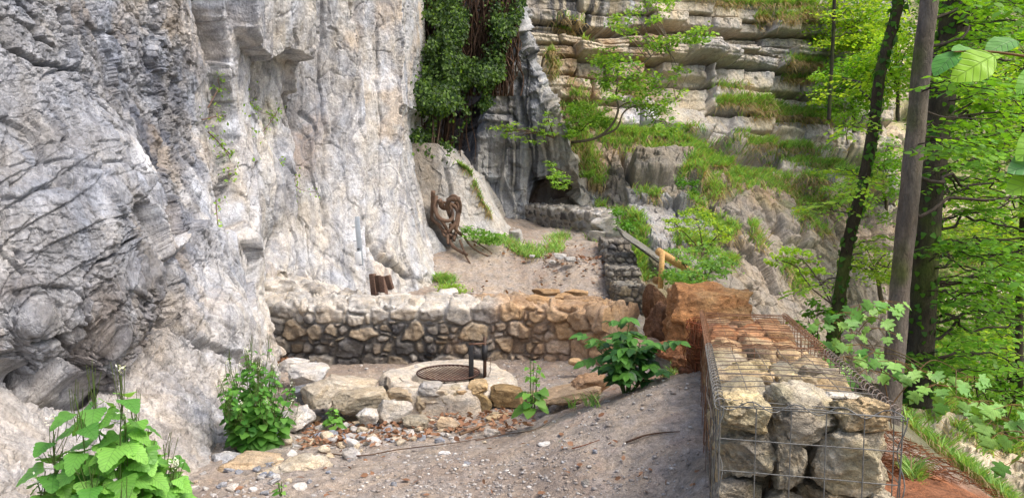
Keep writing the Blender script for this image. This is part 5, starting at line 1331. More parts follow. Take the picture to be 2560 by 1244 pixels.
grass("ledge_grass", SCS, [
    ([(1700, 5), (1800, 15), (1900, 20), (2010, 25)], 7, 4200, .25), ([(1880, 50), (1950, 60), (2015, 50)], 14, 1800, .8), ([(1430, 250), (1480, 300), (1530, 345), (1600, 340)], 26, 6500, .25), ([(1560, 345), (1640, 335), (1720, 350), (1800, 400), (1860, 440)], 20, 9500, .25),
    ([(1600, 370), (1700, 380), (1800, 420), (1850, 470)], 15, 4500, .6), ([(1440, 330), (1470, 400), (1500, 440)], 22, 3000, .55), ([(1390, 60), (1450, 70), (1470, 110)], 10, 900, .7),
    ([(1790, 265), (1850, 262), (1950, 262), (2040, 275), (2100, 290)], 12, 6500, .25), ([(1850, 285), (1950, 290), (2040, 290)], 8, 1500, .8), ([(1840, 385), (1950, 400), (2040, 420), (2140, 450)], 16, 8000, .3), ([(1830, 420), (1920, 450), (2020, 480), (2080, 520)], 18, 5000, .45),
    ([(1950, 170), (2000, 165), (2040, 180)], 12, 1800, .4), ([(1960, 195), (2030, 195)], 8, 700, .9), ([(1720, 430), (1760, 460), (1800, 480)], 18, 2400, .5), ([(1470, 455), (1500, 460)], 12, 900, .55), ([(1530, 520), (1560, 560), (1600, 590)], 14, 1600, .15), ([(1600, 600), (1590, 660), (1600, 700)], 16, 2200, .15),
    ([(1780, 570), (1830, 580)], 14, 1200, .7), ([(1720, 440), (1700, 460)], 8, 500, .1), ([(1870, 440), (1880, 470)], 12, 900, .6), ([(1780, 220), (1860, 225)], 6, 500, .5), ([(1560, 220), (1600, 240)], 10, 500, .4), ([(1380, 200), (1370, 130)], 10, 600, .9), ([(2080, 470), (2160, 500)], 22, 2500, .3), ([(1730, 500), (1770, 540), (1830, 590)], 18, 2600, .4), ([(1600, 480), (1640, 500)], 10, 400, .5), ([(1990, 530), (2060, 580)], 20, 1300, .4), ([(1880, 560), (1900, 620)], 10, 500, .5), ([(1690, 620), (1760, 640), (1840, 660)], 18, 2400, .25), ([(1500, 520), (1520, 560)], 8, 500, .3), ([(1950, 660), (2010, 720)], 14, 700, .3), ([(1330, 240), (1350, 280)], 5, 200, .3)], 70)
grass("hillside_grass", SD, [([(2250, 560), (2400, 620), (2560, 640)], 60, 3500, .3), ([(2280, 800), (2420, 860), (2580, 880)], 70, 5000, .25), ([(2300, 1000), (2420, 1040), (2600, 1060)], 60, 6000, .2), ([(2130, 560), (2200, 660)], 40, 1800, .3), ([(2150, 260), (2200, 460)], 40, 1500, .3)], 79, L=(.15, .45))
grass("outcrop_grass", SE, [([(1165, 415), (1185, 440)], 6, 500, .1), ([(1190, 460), (1215, 500), (1235, 540)], 5, 500, .5)], 71, L=(.06, .16))
grass("verge_grass", None, [([(1170, 590), (1220, 605), (1280, 610)], 9, 1400, .1), ([(1280, 620), (1340, 640), (1400, 610)], 18, 1700, .5), ([(1090, 700), (1130, 702)], 6, 600, .1), ([(1380, 600), (1420, 590)], 8, 400, .4), ([(1470, 590), (1500, 600)], 5, 200, .3), ([(1610, 640), (1620, 700)], 9, 900, .1)], 72, L=(.08, .2), ground_=True)
grass("verge_grass", None, [([(1660, 960), (1740, 900)], 8, 160, .4), ([(1440, 1010), (1500, 1015)], 10, 60, .1), ([(2270, 1030), (2360, 1078), (2460, 1135), (2560, 1185)], 12, 4500, .15), ([(2270, 1190), (2300, 1235)], 8, 300, .3), ([(2230, 1000), (2300, 1030), (2400, 1080)], 10, 2000, .1)], 73, L=(.06, .16), ground_=True)

# ---- dead leaves and needles
def litter():
    x1, y1, R = scatter_xy(5200, 80, 760, 1560, 1000, 1140)
    uu_, vv_ = proj(np.stack([x1, y1, ground_at(x1, y1)], -1)); m = (R.random(len(x1)) < .55) & (np.abs(vv_ - 1075 + (uu_ - 1000) * .12) < 28 + 18 * fbm(np.stack([x1, y1, 0 * x1], -1) * 3, 3, 81)) & (uu_ < 1330); x1, y1 = x1[m], y1[m]
    x2, y2, R = scatter_xy(600, 82, 1150, 1560, 590, 760); m = fbm(np.stack([x2, y2, 0 * x2], -1) * 1.2, 3, 83) > .12; x2, y2 = x2[m], y2[m]
    x3, y3, R = scatter_xy(60, 84, 450, 1750, 560 + 500, 1244); x4, y4, R = scatter_xy(500, 85, 690, 730, 880, 915)
    x = np.r_[x1, x2, x3, x4]; y = np.r_[y1, y2, y3, y4]; n = len(x); z = ground_at(x, y) + .008 + R.uniform(0, .02, n)
    a = Acc(); d = R.normal(0, 1, (n, 3)); d[:, 2] *= .3
    leaves(a, T_LITE, np.stack([x, y, z], -1), d, R.normal(0, .45, (n, 3)) + [0, 0, 1], R.uniform(.025, .06, n) * (.6 + y / 12), lcol(R, n, s2l(116, 82, 62), s2l(160, 124, 98)))
    V, Fs, C_, _ = a.get(); mk("dead_leaves", V, Fs, M_DEAD, col=C_, kind="stuff")
    a = Acc()
    x, y, R = scatter_xy(3600, 86, 1950, 2560, 1010, 1244); z = ground_at(x, y)
    m = (x > 1.35) & (y < 4); x, y, z = x[m], y[m], z[m]
    for i in range(min(len(x), 900)):
        an = R.uniform(0, pi); L_ = R.uniform(.04, .14); d = np.array([cos(an), sin(an), R.normal(0, .2)]) * L_ / 2; c0 = np.array([x[i], y[i], z[i] + .012])
        V, Fs = tube([c0 - d, c0, c0 + d], .0016, 3, caps=False); a.add(V, Fs, s2l(132, 84, 54) * R.uniform(.6, 1.25))
    if a.n: V, Fs, C_, _ = a.get(); mk("pine_needles", V, Fs, M_DEAD, col=C_, kind="stuff")
litter()
def twig(label, pts, r_, col=s2l(120, 98, 78)):
    q = []
    for (u, v) in pts:
        z = -1.6
        for _ in range(6): w_ = Pz(u, v, z); z = .5 * z + .5 * (float(ground_at(w_[0], w_[1])[0]) - EYE + .015)
        q.append(Pz(u, v, z))
    q = np.array(q); V, Fs = tube(spline(q, 30), np.linspace(r_, r_ * .4, 30), 6, .2, 3); c0 = V.mean(0)
    mk("twig", V, Fs, M_BARK, col=np.tile(col, (len(V), 1)), smooth=True, loc=c0, label=label, cat="twig")
twig("brown curved twig lying on the path near the gabion", [(1565, 1105), (1610, 1088), (1660, 1080), (1700, 1078)], .006, s2l(92, 72, 60))
twig("thick pale stick lying below the right front of the fire pit", [(1150, 1085), (1190, 1070), (1225, 1052), (1260, 1045)], .009)
twig("long thin dark twig running left to right below the rubble", [(800, 1130), (900, 1138), (1000, 1122), (1120, 1108), (1200, 1095)], .005, s2l(100, 80, 66))
twig("thin twig stretching up the path to the right of the lone white stone", [(1190, 1100), (1260, 1085), (1330, 1075), (1380, 1050)], .004, s2l(110, 88, 72))
twig("short reddish twig in the middle of the path", [(1430, 1120), (1460, 1112), (1500, 1098)], .004, s2l(128, 84, 62))
twig("pale forked twig at the left path edge by the bushy plant", [(895 / 2 + 20, 1112), (520, 1122)], .004, s2l(150, 110, 80))

# ================================================================== trees
def spray(la, wa, R, p0, p1, r0, ntw=12, nlf=8, twl=.35, size=.06, ca=G_MD, cb=G_LT, T=T_BEECH, wood=s2l(70, 62, 54), sag=.06, plane=(0, 0, 1)):
    """a branch carrying its leaves in flat sprays"""
    q = branch(wa, p0, p1, r0, r0 * .15, R, sag, 16, wood, 5, .03)
    L_ = np.linalg.norm(q[-1] - q[0]); ax_ = (q[-1] - q[0]) / L_; up = np.array(plane, float)
    sd = np.cross(ax_, up); sd /= np.linalg.norm(sd)
    pos = []; dr = []
    for j in range(ntw):
        t = .25 + .75 * (j + R.random()) / ntw; b0 = q[min(15, int(t * 15))]; sg = 1 if j % 2 else -1
        d = ax_ * R.uniform(.5, 1) + sd * sg * R.uniform(.5, 1.1) + up * R.normal(0, .15); d /= np.linalg.norm(d)
        ll = twl * (1.15 - .75 * t) * R.uniform(.7, 1.2); e = b0 + d * ll - up * ll * .12
        V, Fs = tube([b0, (b0 + e) / 2 + R.normal(0, .012, 3), e], [r0 * .22, r0 * .15, r0 * .06], 4, caps=False); wa.add(V, Fs, wood)
        sd2 = np.cross(d, up)
        for k_ in range(nlf):
            tt = (k_ + .6) / nlf; s2 = 1 if k_ % 2 else -1
            pos.append(b0 + (e - b0) * tt); dr.append(d * .6 + sd2 * s2 * .9 + up * R.normal(-.15, .2))
    pos = np.array(pos); dr = np.array(dr); n = len(pos)
    leaves(la, T, pos, dr, up + R.normal(0, .28, (n, 3)), size * R.uniform(.7, 1.2, n), lcol(R, n, ca, cb) * R.uniform(.8, 1.15))
def trunk_mesh(pts, Y, rad, seed, n=90, col=s2l(110, 108, 100), sides=28, moss=0., bands=True, rough=.06):
    q = np.array([P(u, v, y) for (u, v), y in zip(pts, Y if hasattr(Y, '__len__') else [Y] * len(pts))]); q = spline(q, n)
    V, Fs = tube(q, np.interp(np.linspace(0, 1, n), np.linspace(0, 1, len(rad)), rad), sides, rough, seed)
    nn = fbm(V * [5, 5, 2.2], 4, seed); n2 = fbm(V * [22, 22, 40], 3, seed + 1)
    c = col[None] * (1 + .3 * nn + (.15 * n2))[:, None]
    c = c + (s2l(84, 96, 44) - c) * np.clip((fbm(V * 3.5, 3, seed + 5) + moss - .4) * 1.5, 0, .8)[:, None]
    return V, Fs, np.clip(c, .01, .9), q
def tree(name, label, pts, Y, rad, seed, branches, col, moss=0., size=.06, ca=G_MD, cb=G_LT, cat="tree", T=T_BEECH, ivyn=0, **kw):
    R = np.random.default_rng(seed); V, Fs, c, q = trunk_mesh(pts, Y, rad, seed, col=col, moss=moss)
    root = thing(name, q[-1], label, cat)
    a = Acc().add(V, Fs, c); la = Acc(); wa = Acc()
    # buttress flare at the base
    part("trunk", a, M_BARK, root, smooth=True)
    for (u0, v0, u1, v1, Y1, ntw, sz) in branches:
        i = np.argmin([abs(proj(p_)[1] - v0) for p_ in q]); p0 = q[i]; p1 = P(u1, v1, Y1)
        spray(la, wa, R, p0, p1, max(.006, min(.014, np.linalg.norm(p1 - p0) * .006)), ntw=ntw, size=sz, ca=ca, cb=cb, T=T, **kw)
    if ivyn:
        k_ = R.integers(8, len(q) - 2, ivyn); th_ = R.uniform(0, 6.28, ivyn); r_ = np.interp(k_ / len(q), np.linspace(0, 1, len(rad)), rad) * 1.15
        pos = q[k_] + np.stack([np.cos(th_) * r_, np.sin(th_) * r_, R.normal(0, .03, ivyn)], -1); o = pos - q[k_]
        leaves(la, T_CORS, pos, np.stack([R.normal(0, .5, ivyn), R.normal(0, .5, ivyn), -np.ones(ivyn)], -1), o / r_[:, None] + [0, 0, .4], R.uniform(.03, .05, ivyn), lcol(R, ivyn, G_DK, G_MD))
    root2 = root
    if la.n: part("foliage", la, M_LEAF, root, uv=True)
    if wa.n: part("limbs", wa, M_BARK, root, smooth=True)
    return root, q
RB = np.random.default_rng(90)
def rbr(n, v0, v1, uu, vspread, Yr, ntw=(9, 14), sz=.055):
    out = []
    for i in range(n):
        v = RB.uniform(v0, v1); out.append((0, v, RB.uniform(*uu), v + RB.uniform(*vspread), RB.uniform(*Yr), int(RB.integers(*ntw)), sz))
    return out
tree("leaning_tree", "thin dark mossy trunk leaning right with ivy, left of the two thick trunks", [(2275, -300), (2250, -20), (2225, 90), (2200, 190), (2182, 330), (2152, 480), (2122, 600), (2102, 720), (2082, 860), (2072, 960)], 6.6, [.042, .044, .047, .05, .062], 91,
     rbr(12, -200, 500, (2040, 2300), (-60, 90), (6.0, 9.5), sz=.05) + rbr(3, 500, 700, (1960, 2060), (-20, 60), (6.0, 7.2), (9, 12), sz=.045) + rbr(4, 560, 720, (2140, 2240), (-50, 60), (6.0, 7.5), (8, 11), sz=.045), s2l(70, 62, 50), .42, ca=G_LT, cb=G_YL, ivyn=420)
tree("beech_tree", "smooth grey-brown beech trunk, the nearest thick trunk behind the gabions", [(2350, -300), (2326, -20), (2308, 130), (2292, 300), (2272, 500), (2252, 700), (2240, 850), (2224, 1010), (2216, 1100)], 4.6, [.048, .053, .056, .059, .072], 92,
     rbr(22, -250, 560, (2360, 2680), (-60, 120), (3.6, 6.5), sz=.05), s2l(112, 104, 94), .12, ca=G_MD, cb=G_LT)
tree("beech_tree", "thick dark mossy beech trunk directly behind the smooth grey-brown one", [(2430, -300), (2395, -20), (2372, 120), (2345, 300), (2322, 500), (2308, 700), (2296, 900), (2290, 1010)], 6.2, [.10, .105, .105, .11, .125], 93,
     rbr(115, -300, 980, (2330, 2750), (-60, 130), (4.8, 8.8), (10, 15), sz=.055), s2l(72, 66, 56), .4, ca=G_MD, cb=G_LT, ivyn=500)
tree("slender_tree", "slender dark trunk at the far right edge among the beech leaves", [(2570, 100), (2560, 400), (2556, 620), (2548, 800), (2550, 1000)], 8.0, [.03, .035, .04], 94,
     rbr(60, 60, 1050, (2360, 2720), (-60, 80), (7, 11), (10, 14), sz=.06), s2l(70, 62, 54), .2, ca=G_LT, cb=G_YL)
tree("slender_tree", "thin straight dark trunk by the right end of the bedded cliff, far off", [(2090, -300), (2086, 0), (2080, 150), (2072, 300)], 18, [.035, .04, .045], 95, rbr(12, -250, 260, (1990, 2230), (-40, 60), (16, 20), (9, 13), sz=.09), s2l(64, 60, 54), .2, ca=G_MD, cb=G_YL, twl=.6)

# far trees on the other side of the ravine
for i, (u, v, Y, ru, rv, n, ca, cb, lab_) in enumerate([
    (2140, 60, 22, 110, 100, 3200, G_MD, G_YL, "sunlit yellow-green tree beyond the right end of the bedded cliff, highest in the photo"),
    (2230, 170, 19, 80, 95, 2600, G_LT, G_YL, "bright yellow-green tree seen between the leaning trunk and the beech"),
    (2120, 220, 20.5, 70, 80, 1800, G_MD, G_LT, "mid-green bush at the right end of the grassy ledges"),
    (2450, 0, 17, 160, 140, 4200, G_DK, G_LT, "dark green far crown in the upper right corner"),
    (2480, 280, 15, 140, 150, 3800, G_DK, G_LT, "dense green far crown right of the thick beeches"),
    (2500, 560, 14, 130, 120, 2600, G_MD, G_YL, "light green far bush half way down the right edge"),
    (2440, 760, 12, 110, 90, 1500, G_MD, G_LT, "loose green far bush low on the ravine's other side"),
    (2200, 420, 20, 60, 80, 1100, G_MD, G_LT, "loose green bush on the pale ravine wall between the trunks"),
    (2190, 660, 15, 45, 70, 650, G_MD, G_YL, "sparse bush below the ravine wall, between the leaning trunk and beech"),
    (2500, 960, 8.5, 110, 90, 1500, G_MD, G_LT, "green bush at the lower right edge below the beeches")]):
    shrub("far_tree", lab_, "tree", [(u, v, Y, ru, rv, 1.6, int(n * 1.9))], None, .0052 * Y if Y > 10 else .07, ca, cb, 120 + i, stems=14, base=(u + 15, v + rv * 1.4, Y), stemcol=s2l(92, 84, 70), r0=.05 if Y > 10 else .02, group=None, tight=.4)

# sycamore sprays in front of the trunks
def sycamore(label, nodes, seed, Yb, stem, size=.085, ca=s2l(100, 156, 70), cb=s2l(150, 196, 96), cat="sapling"):
    R = np.random.default_rng(seed); a = Acc(); b = Acc()
    q = spline([P(*w_) for w_ in stem], 30); root = thing("sycamore_sapling", q[0], label, cat)
    V, Fs = tube(q, np.linspace(.0035, .0015, 30), 6, caps=False); b.add(V, Fs, s2l(112, 88, 58))
    for (u, v, Y, n) in nodes:
        c = P(u, v, Y); j = q[np.argmin(np.linalg.norm(q - c, axis=1))]; br = branch(b, j, c, .003, .0015, R, .08, 8, s2l(110, 96, 60), 5, .02)
        az = R.uniform(0, 6.28) + np.arange(n) * 2.4; d = np.stack([np.cos(az), np.sin(az) * .7 - .3, R.uniform(-.5, .0, n)], -1)
        pet = c + d * R.uniform(.04, .09, (n, 1))
        for k_ in range(n): V, Fs = tube([c, pet[k_]], .0014, 4, caps=False); b.add(V, Fs, s2l(140, 110, 70))
        dd = d.copy(); dd[:, 2] -= .5
        leaves(a, T_MAP, pet, dd, np.array([0, -.45, 1.]) + R.normal(0, .25, (n, 3)), size * R.uniform(.75, 1.15, n), lcol(R, n, ca, cb))
    part("foliage", a, M_LEAFV, root, smooth=False, uv=True); part("stems", b, M_GRASS, root, smooth=True)
sycamore("sycamore sprig with lobed leaves between the leaning trunk and the beech", [(2070, 800, 4.1, 5), (2110, 780, 4.0, 5), (2150, 760, 4.2, 5), (2180, 790, 4.1, 4), (2215, 750, 3.9, 6), (2130, 830, 4.0, 4), (2090, 850, 4.1, 4), (2200, 820, 4.0, 4)], 140, 4, [(2230, 1080, 4.2), (2210, 950, 4.15), (2170, 850, 4.1), (2080, 790, 4.1)], size=.062)
sycamore("sycamore sprig with lobed leaves crossing the foot of the beech trunk", [(2110, 890, 3.5, 5), (2165, 920, 3.4, 5), (2185, 880, 3.5, 4), (2240, 900, 3.3, 5), (2290, 920, 3.3, 5), (2340, 960, 3.2, 6), (2390, 990, 3.2, 6), (2420, 940, 3.3, 5), (2150, 860, 3.6, 4)], 141, 3.4, [(2215, 1030, 3.2), (2270, 960, 3.25), (2330, 900, 3.3), (2400, 930, 3.3)], size=.055)
sycamore("sycamore sprig with lobed leaves hanging into the lower right corner", [(2450, 1000, 3.0, 5), (2490, 1040, 2.9, 6), (2530, 1010, 2.9, 5), (2500, 1080, 2.8, 4), (2556, 1090, 2.6, 4), (2540, 1150, 2.6, 4)], 142, 3, [(2620, 1200, 2.6), (2560, 1080, 2.8), (2480, 1020, 3.0)], size=.055)
# big near leaves at the upper right
def near_leaves():
    R = np.random.default_rng(150); a = Acc(); b = Acc()
    q = spline([P(2700, 190, 1.25), P(2600, 150, 1.25), P(2500, 132, 1.25), P(2430, 128, 1.25), (P(2385, 130, 1.25))], 30)
    root = thing("hazel_branch", q[0], "near leafy twig with large bright pleated leaves reaching in from the upper right edge", "branch")
    V, Fs = tube(q, np.linspace(.003, .0012, 30), 6); b.add(V, Fs, s2l(130, 104, 62))
    for (u, v, u2, v2, sz, up_, col, Y) in [(2485, 140, 2385, 190, .085, (.1, -.9, .5), s2l(150, 200, 50), 1.24), (2395, 130, 2330, 175, .065, (-.8, -.6, .3), s2l(88, 150, 66), 1.26), (2440, 128, 2385, 108, .05, (0, -.5, 1), s2l(110, 168, 70), 1.27),
                                          (2540, 100, 2465, 118, .06, (0, -.6, .9), s2l(104, 160, 78), 1.3), (2500, 135, 2450, 140, .045, (.2, -.4, 1), s2l(150, 196, 64), 1.26)]:
        p0, p1 = P(u, v, Y), P(u2, v2, Y - .02)
        leaves(a, T_BEECHB, p0[None], (p1 - p0)[None], np.array([up_], float), np.linalg.norm(p1 - p0) * .92, col)
        j = q[np.argmin(np.linalg.norm(q - p0, axis=1))]; V, Fs = tube([j, p0], .0009, 4); b.add(V, Fs, s2l(140, 150, 70))
    part("foliage", a, M_LEAFV, root, smooth=True, uv=True); part("stems", b, M_GRASS, root, smooth=True)
    a = Acc(); b = Acc(); q = spline([P(2700, 250, 1.3), P(2640, 380, 1.3), P(2590, 520, 1.3)], 20); root = thing("hazel_branch", q[0], "near twig whose large green leaves just enter at the right edge, half way down", "branch")
    V, Fs = tube(q, .002, 6); b.add(V, Fs, s2l(130, 104, 62))
    for (u, v, u2, v2, col) in [(2650, 330, 2562, 375, s2l(140, 190, 60)), (2650, 400, 2548, 405, s2l(96, 150, 84)), (2630, 445, 2540, 460, s2l(140, 190, 60)), (2630, 180, 2560, 210, s2l(120, 180, 60))]:
        p0, p1 = P(u, v, 1.3), P(u2, v2, 1.28); leaves(a, T_BEECHB, p0[None], (p1 - p0)[None], np.array([[.1, -.7, .8]]), np.linalg.norm(p1 - p0) * 1.1, col)
    part("foliage", a, M_LEAFV, root, smooth=True, uv=True); part("stems", b, M_GRASS, root, smooth=True)
near_leaves()

# ---- tree on the ledge and shrubs of the cliff
def ledge_tree():
    R = np.random.default_rng(160); a = Acc(); b = Acc(); wc = s2l(118, 108, 92)
    base = P(1428, 356, 16.4); root = thing("hazel_tree", base, "small crooked tree with pale green leaves growing out of the ledge above the cave", "tree")
    def lim(pts, Y, r0, r1):
        q = spline([P(u, v, y) for (u, v), y in zip(pts, Y)], 26); V, Fs = tube(q, np.linspace(r0, r1, 26) * .55, 7, .1, 3, False); b.add(V, Fs, wc); return q
    q1 = lim([(1428, 356), (1490, 345), (1530, 312), (1546, 272), (1540, 240), (1545, 208)], [16.4, 16.1, 15.9, 15.8, 15.8, 15.8], .06, .025)
    q2 = lim([(1490, 345), (1540, 322), (1560, 280), (1600, 262), (1650, 262), (1690, 250)], [16.1, 15.9, 15.7, 15.6, 15.5, 15.4], .04, .015)
    q3 = lim([(1545, 230), (1590, 180), (1640, 130), (1700, 95), (1750, 80)], [15.8, 15.7, 15.6, 15.6, 15.5], .025, .008)
    q4 = lim([(1546, 270), (1575, 255), (1600, 270), (1640, 300)], [15.8, 15.6, 15.5, 15.4], .02, .008)
    for (u, v, ru, rv, n) in [(1555, 190, 62, 45, 520), (1600, 225, 62, 50, 560), (1520, 140, 40, 40, 380), (1650, 110, 45, 22, 420), (1740, 90, 42, 20, 420), (1560, 60, 40, 40, 300), (1640, 260, 50, 40, 600), (1660, 320, 40, 25, 250), (1510, 190, 35, 25, 260), (1690, 200, 28, 40, 160), (1630, 30, 30, 40, 140), (1530, 260, 30, 20, 120)]:
        c = P(u, v, 15.6 + R.uniform(-.4, .4)); e = blob_leaves(a, R, c, (ru * 15.6 / F, .6, rv * 15.6 / F), n, T_LITE, .085, s2l(92, 140, 52), s2l(150, 186, 84), nclump=max(6, n // 22), tight=.5)
        Q = np.concatenate([q1, q2, q3, q4]); 
        for j in range(min(5, len(e))): s0 = Q[np.argmin(np.linalg.norm(Q - e[j], axis=1))]; branch(b, s0, e[j], .01, .003, R, .05, 7, wc, 4)
    part("foliage", a, M_LEAF, root, uv=True); part("limbs", b, M_BARK, root, smooth=True)
ledge_tree()
LG1, LG2 = s2l(96, 142, 56), s2l(150, 186, 84)
shrub("shrub", "thin grey-twigged shrub with few leaves on the dark fluted wall left of the ledge tree", "shrub", [(1310, 335, 15.6, 60, 22, .4, 260), (1370, 300, 15.7, 30, 40, .4, 160), (1260, 330, 15.6, 40, 30, .4, 120)], None, .07, LG1, LG2, 170, stems=9, base=(1385, 345, 16), r0=.02)
shrub("shrub", "light green shrub hanging right above the cave mouth", "shrub", [(1395, 450, 15.2, 28, 25, .3, 420), (1380, 420, 15.4, 25, 18, .3, 160)], None, .06, LG1, LG2, 171, stems=6, base=(1420, 440, 15.9))
shrub("shrub", "green bush on the bright grassy slope left of the ledge tree", "shrub", [(1440, 290, 16.3, 40, 35, .5, 700), (1490, 300, 16.4, 35, 30, .5, 500), (1420, 330, 16, 25, 25, .4, 260)], None, .07, G_MD, LG2, 172, stems=5, base=(1450, 330, 16.8))
shrub("shrub", "dark green fern tuft hanging from the grey rock right of the far curved wall", "fern", [(1722, 460, 15.3, 24, 30, .3, 420)], None, .06, G_DK, G_MD, 173, stems=4, base=(1722, 445, 15.8))
shrub("shrub", "yellow-green bush low on the grey rock face above the large orange boulder", "shrub", [(1740, 545, 12.8, 45, 40, .5, 650), (1800, 580, 12.8, 40, 30, .5, 450), (1690, 560, 12.6, 30, 20, .4, 260)], None, .055, LG1, G_YL, 174, stems=8, base=(1760, 640, 12.6))
shrub("shrub", "bright ferny bush directly behind the large orange boulder", "shrub", [(1720, 690, 9.3, 60, 22, .4, 1100), (1790, 660, 9.8, 50, 28, .4, 800), (1690, 640, 10.2, 40, 22, .4, 420), (1760, 620, 10.8, 45, 22, .4, 450)], None, .05, s2l(92, 142, 66), s2l(142, 184, 90), 175, stems=8, base=(1750, 730, 9.4))
shrub("shrub", "green leafy clump on the ledge where the far curved wall ends", "shrub", [(1560, 555, 13.6, 26, 26, .3, 420), (1535, 530, 13.9, 18, 14, .3, 180)], None, .06, G_MD, LG1, 176, stems=4, base=(1560, 590, 13.6))
shrub("shrub", "low bright green herb cushion at the cliff foot behind the long wall", "herb", [(1125, 722, 11.0, 45, 12, .3, 900)], None, .035, s2l(120, 160, 60), s2l(160, 196, 80), 177, stems=3, base=(1125, 738, 11.0), r0=.006)
shrub("shrub", "green fern spreading over the roots of the ivy", "fern", [(1215, 590, 12.6, 50, 15, .3, 700), (1180, 575, 12.8, 25, 12, .3, 250)], None, .05, s2l(84, 136, 56), s2l(126, 172, 76), 178, stems=4, base=(1215, 610, 12.7), r0=.008)
shrub("shrub", "leafy bush growing out of the top left of the bedded cliff", "shrub", [(1640, 10, 17.5, 45, 30, .5, 420)], None, .08, G_MD, LG2, 179, stems=6, base=(1640, 60, 18.6))
shrub("shrub", "twiggy half-bare bush at the right end of the middle grass ledge", "shrub", [(2110, 270, 19, 50, 60, .8, 520), (2060, 210, 20, 40, 30, .6, 260)], None, .09, G_LT, LG2, 180, stems=26, base=(2120, 360, 19), stemcol=s2l(128, 112, 96))
shrub("shrub", "tangled shrub on the lower right shoulder of the bedded cliff", "shrub", [(2120, 480, 17, 60, 40, .8, 700), (2180, 540, 16.5, 40, 40, .6, 350)], None, .08, G_MD, LG2, 181, stems=16, base=(2130, 560, 17), stemcol=s2l(128, 112, 96))
shrub("shrub", "bright sprig of leaves before the pale rock toe left of the leaning trunk", "shrub", [(1985, 640, 8.5, 45, 18, .4, 200), (2040, 690, 8.2, 35, 25, .4, 170), (1940, 650, 8.8, 30, 14, .3, 90)], None, .06, G_LT, G_YL, 182, stems=7, base=(2080, 760, 7.5), r0=.008)
shrub("shrub", "small green shrub on the pale rock toe just right of the rusty gabion", "shrub", [(2020, 800, 6.6, 25, 35, .25, 160), (2050, 760, 6.6, 22, 22, .25, 110)], None, .05, G_MD, G_LT, 183, stems=6, base=(2040, 880, 6.4), r0=.006)
# thin climbing shrub on the tall cliff
def climber(label, lines, seed, S, dn, base):
    R = np.random.default_rng(seed); a = Acc(); b = Acc(); root = None
    for pts, dens in lines:
        pts = np.array(pts, float); q, nr = on(S, pts[:, 0], pts[:, 1]); yb = q[:, 1].min() - .18
        q = P(pts[:, 0], pts[:, 1], np.minimum(q[:, 1] - .12, q[:, 1])) ; q = spline(q, 30)
        if root is None: root = thing("climbing_shrub", q[0], label, "shrub")
        V, Fs = tube(q, np.linspace(.007, .002, 30), 5, caps=False); b.add(V, Fs, s2l(120, 96, 84))
        n = dens; k_ = R.integers(3, 30, n); pos = q[k_] + R.normal(0, .05, (n, 3)) * [1, .5, 1]
        d = R.normal(0, 1, (n, 3)) - [0, .3, .3]; leaves(a, T_LITE, pos, d, R.normal(0, .5, (n, 3)) + [0, -.5, .8], R.uniform(.03, .055, n), lcol(R, n, s2l(110, 156, 60), s2l(158, 196, 92)))
        for j in range(n // 5): branch(b, q[k_[j]], pos[j], .002, .001, R, 0, 4, s2l(120, 100, 84), 3)
    part("foliage", a, M_LEAF, root, uv=True); part("stems", b, M_BARK, root, smooth=True)
climber("sparse thorny shrub with little pale leaves, its arching twigs crossing the tall left cliff", [([(520, 270), (555, 215), (600, 212), (622, 250), (650, 280), (690, 290)], 90), ([(575, 150), (560, 180), (545, 200), (560, 240)], 60), ([(597, 393), (640, 350), (680, 300), (700, 265)], 60), ([(590, 220), (585, 300), (580, 370)], 40), ([(560, 370), (600, 400), (680, 395), (710, 410)], 35), ([(520, 330), (550, 360), (575, 400), (570, 440)], 70), ([(505, 300), (560, 290), (640, 300)], 30), ([(610, 300), (610, 345)], 22), ([(540, 500), (545, 560), (560, 620)], 40)], 190, SA, .2, None)
climber("thin hanging green runner beside the dark crack in the middle of the tall cliff", [([(740, 420), (735, 480), (728, 545)], 50), ([(700, 410), (745, 470), (790, 480)], 20)], 191, SA, .2, None)

# ================================================================== small furniture
def cbox(acc, c, d, R=None, col=(.5, .5, .5)):
    V, Fq = box(c, d, R); acc.add(V, Fq, np.asarray(col))
# metal rail with a box on the cliff
Yk = float(on(SA, np.repeat(np.linspace(870, 925, 8), 12), np.tile(np.linspace(535, 675, 12), 8))[0][:, 1].min()) - .14
pt_, pb_ = P(893, 541, Yk), P(903, 664, Yk - .02)
mr = thing("metal_rail", pb_, "narrow aluminium profile with a small white box fixed upright on the pale cliff", "rail")
alu, wht = s2l(176, 184, 192), s2l(226, 228, 230)
ln_ = pt_ - pb_; tilt_ = math.atan2(ln_[0], ln_[2]); Rm_ = rotm(0, tilt_, 0) 
a = Acc(); m_ = (pt_ + pb_) / 2; H_ = np.linalg.norm(ln_)
cbox(a, m_ + [.0, 0, 0], (.062, .006, H_), Rm_, alu); bevel(part("profile", a, M_ALU, mr), .001)
a = Acc(); cbox(a, m_ - Rm_ @ np.array([.036, -.02, -.02]), (.008, .045, H_ * .8), Rm_, s2l(200, 204, 208)); bevel(part("side_flange", a, M_ALU, mr), .001)
for t in (.2, .5, .78):
    a = Acc(); cbox(a, pb_ + ln_ * t + [-.03, .06, 0], (.10, .10, .008), None, wht * .9); part("bracket", a, M_ALU, mr)
a = Acc(); cbox(a, P(896, 645, Yk - .03), (.075, .05, .17), Rm_, wht); bevel(part("box", a, M_ALU, mr), .006)
a = Acc(); cbox(a, P(896, 622, Yk - .03), (.03, .04, .02), Rm_, s2l(70, 70, 72)); bevel(part("box_cap", a, M_ALU, mr), .003)
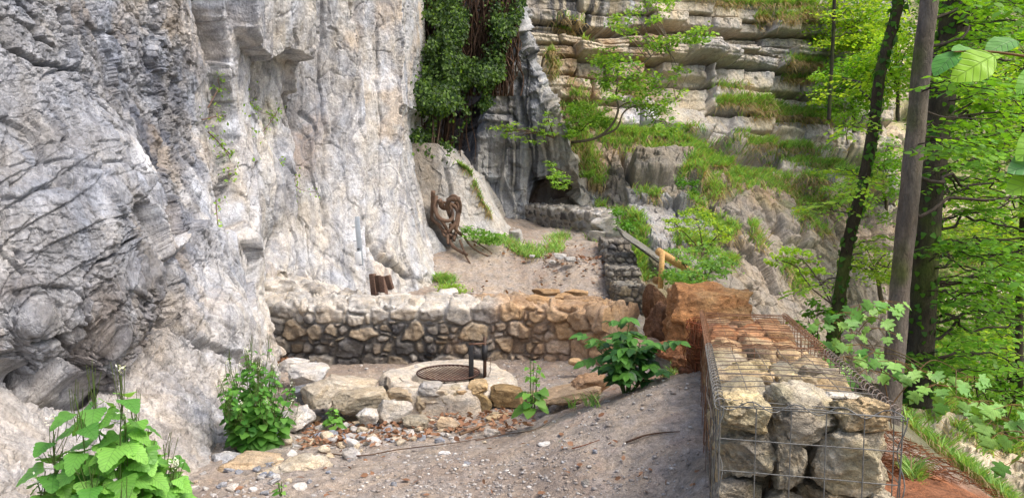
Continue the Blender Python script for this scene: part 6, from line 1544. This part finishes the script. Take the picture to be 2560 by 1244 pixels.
# wooden bench end behind the wall
Yb_ = 9.2; wd, wd2 = s2l(104, 82, 70), s2l(86, 66, 56)
bn = thing("bench", P(952, 790, Yb_), "weathered brown wooden bench, only its plank backrest showing over the long wall", "bench")
def plank(root, name, u0, v0, u1, v1, Y, w, t, col, yaw=.2, Y2=None):
    p0, p1 = P(u0, v0, Y), P(u1, v1, Y2 or Y); L_ = np.linalg.norm(p1 - p0); z = (p1 - p0) / L_; y = np.array([sin(yaw), cos(yaw), 0]); x = np.cross(y, z); x /= np.linalg.norm(x); y = np.cross(z, x)
    a = Acc(); R = np.stack([x, y, z], -1); cbox(a, (p0 + p1) / 2, (w, t, L_), R, col); return bevel(part(name, a, M_WOOD, root), .004)
plank(bn, "post", 943, 800, 931, 684, Yb_, .075, .05, wd, .5)
plank(bn, "post", 967, 802, 956, 690, Yb_ - .25, .075, .06, wd * 1.1, .5)
plank(bn, "post", 978, 722, 968, 688, Yb_ - .45, .07, .04, wd, .5)
plank(bn, "backrest", 950, 730, 944, 688, Yb_ - .12, .085, .03, wd2, .5)
plank(bn, "backrest", 976, 724, 971, 690, Yb_ - .4, .05, .03, wd2 * 1.2, .5)
plank(bn, "seat_rail", 944, 738, 974, 749, Yb_ - .1, .06, .04, wd2 * .7, .5, Yb_ - .35)
plank(bn, "seat", 975, 742, 1050, 752, Yb_ + .1, .06, .4, s2l(182, 172, 158), .2, Yb_ + .1)
# post and rails of a wooden fence beyond the gabions
fn = thing("wooden_fence", P(1652, 712, 9.6), "yellow wooden post with a sloping rail behind the orange boulders", "fence")
yw = s2l(200, 160, 104)
a = Acc(); V, Fs = tube([P(1651, 720, 9.6), P(1656, 628, 9.6)], .034, 14); a.add(V, Fs, yw); part("post", a, M_WOOD, fn, True)
a = Acc(); V, Fs = tube([P(1646, 628, 9.68), P(1760, 700, 10.4)], .05, 10); V = V; a.add(V, Fs, yw * .9); part("rail", a, M_WOOD, fn, True)
a = Acc(); V, Fs = tube([P(1640, 700, 9.66), P(1650, 702, 9.8)], .05, 12); a.add(V, Fs, yw * .5); part("log_stub", a, M_WOOD, fn, True)
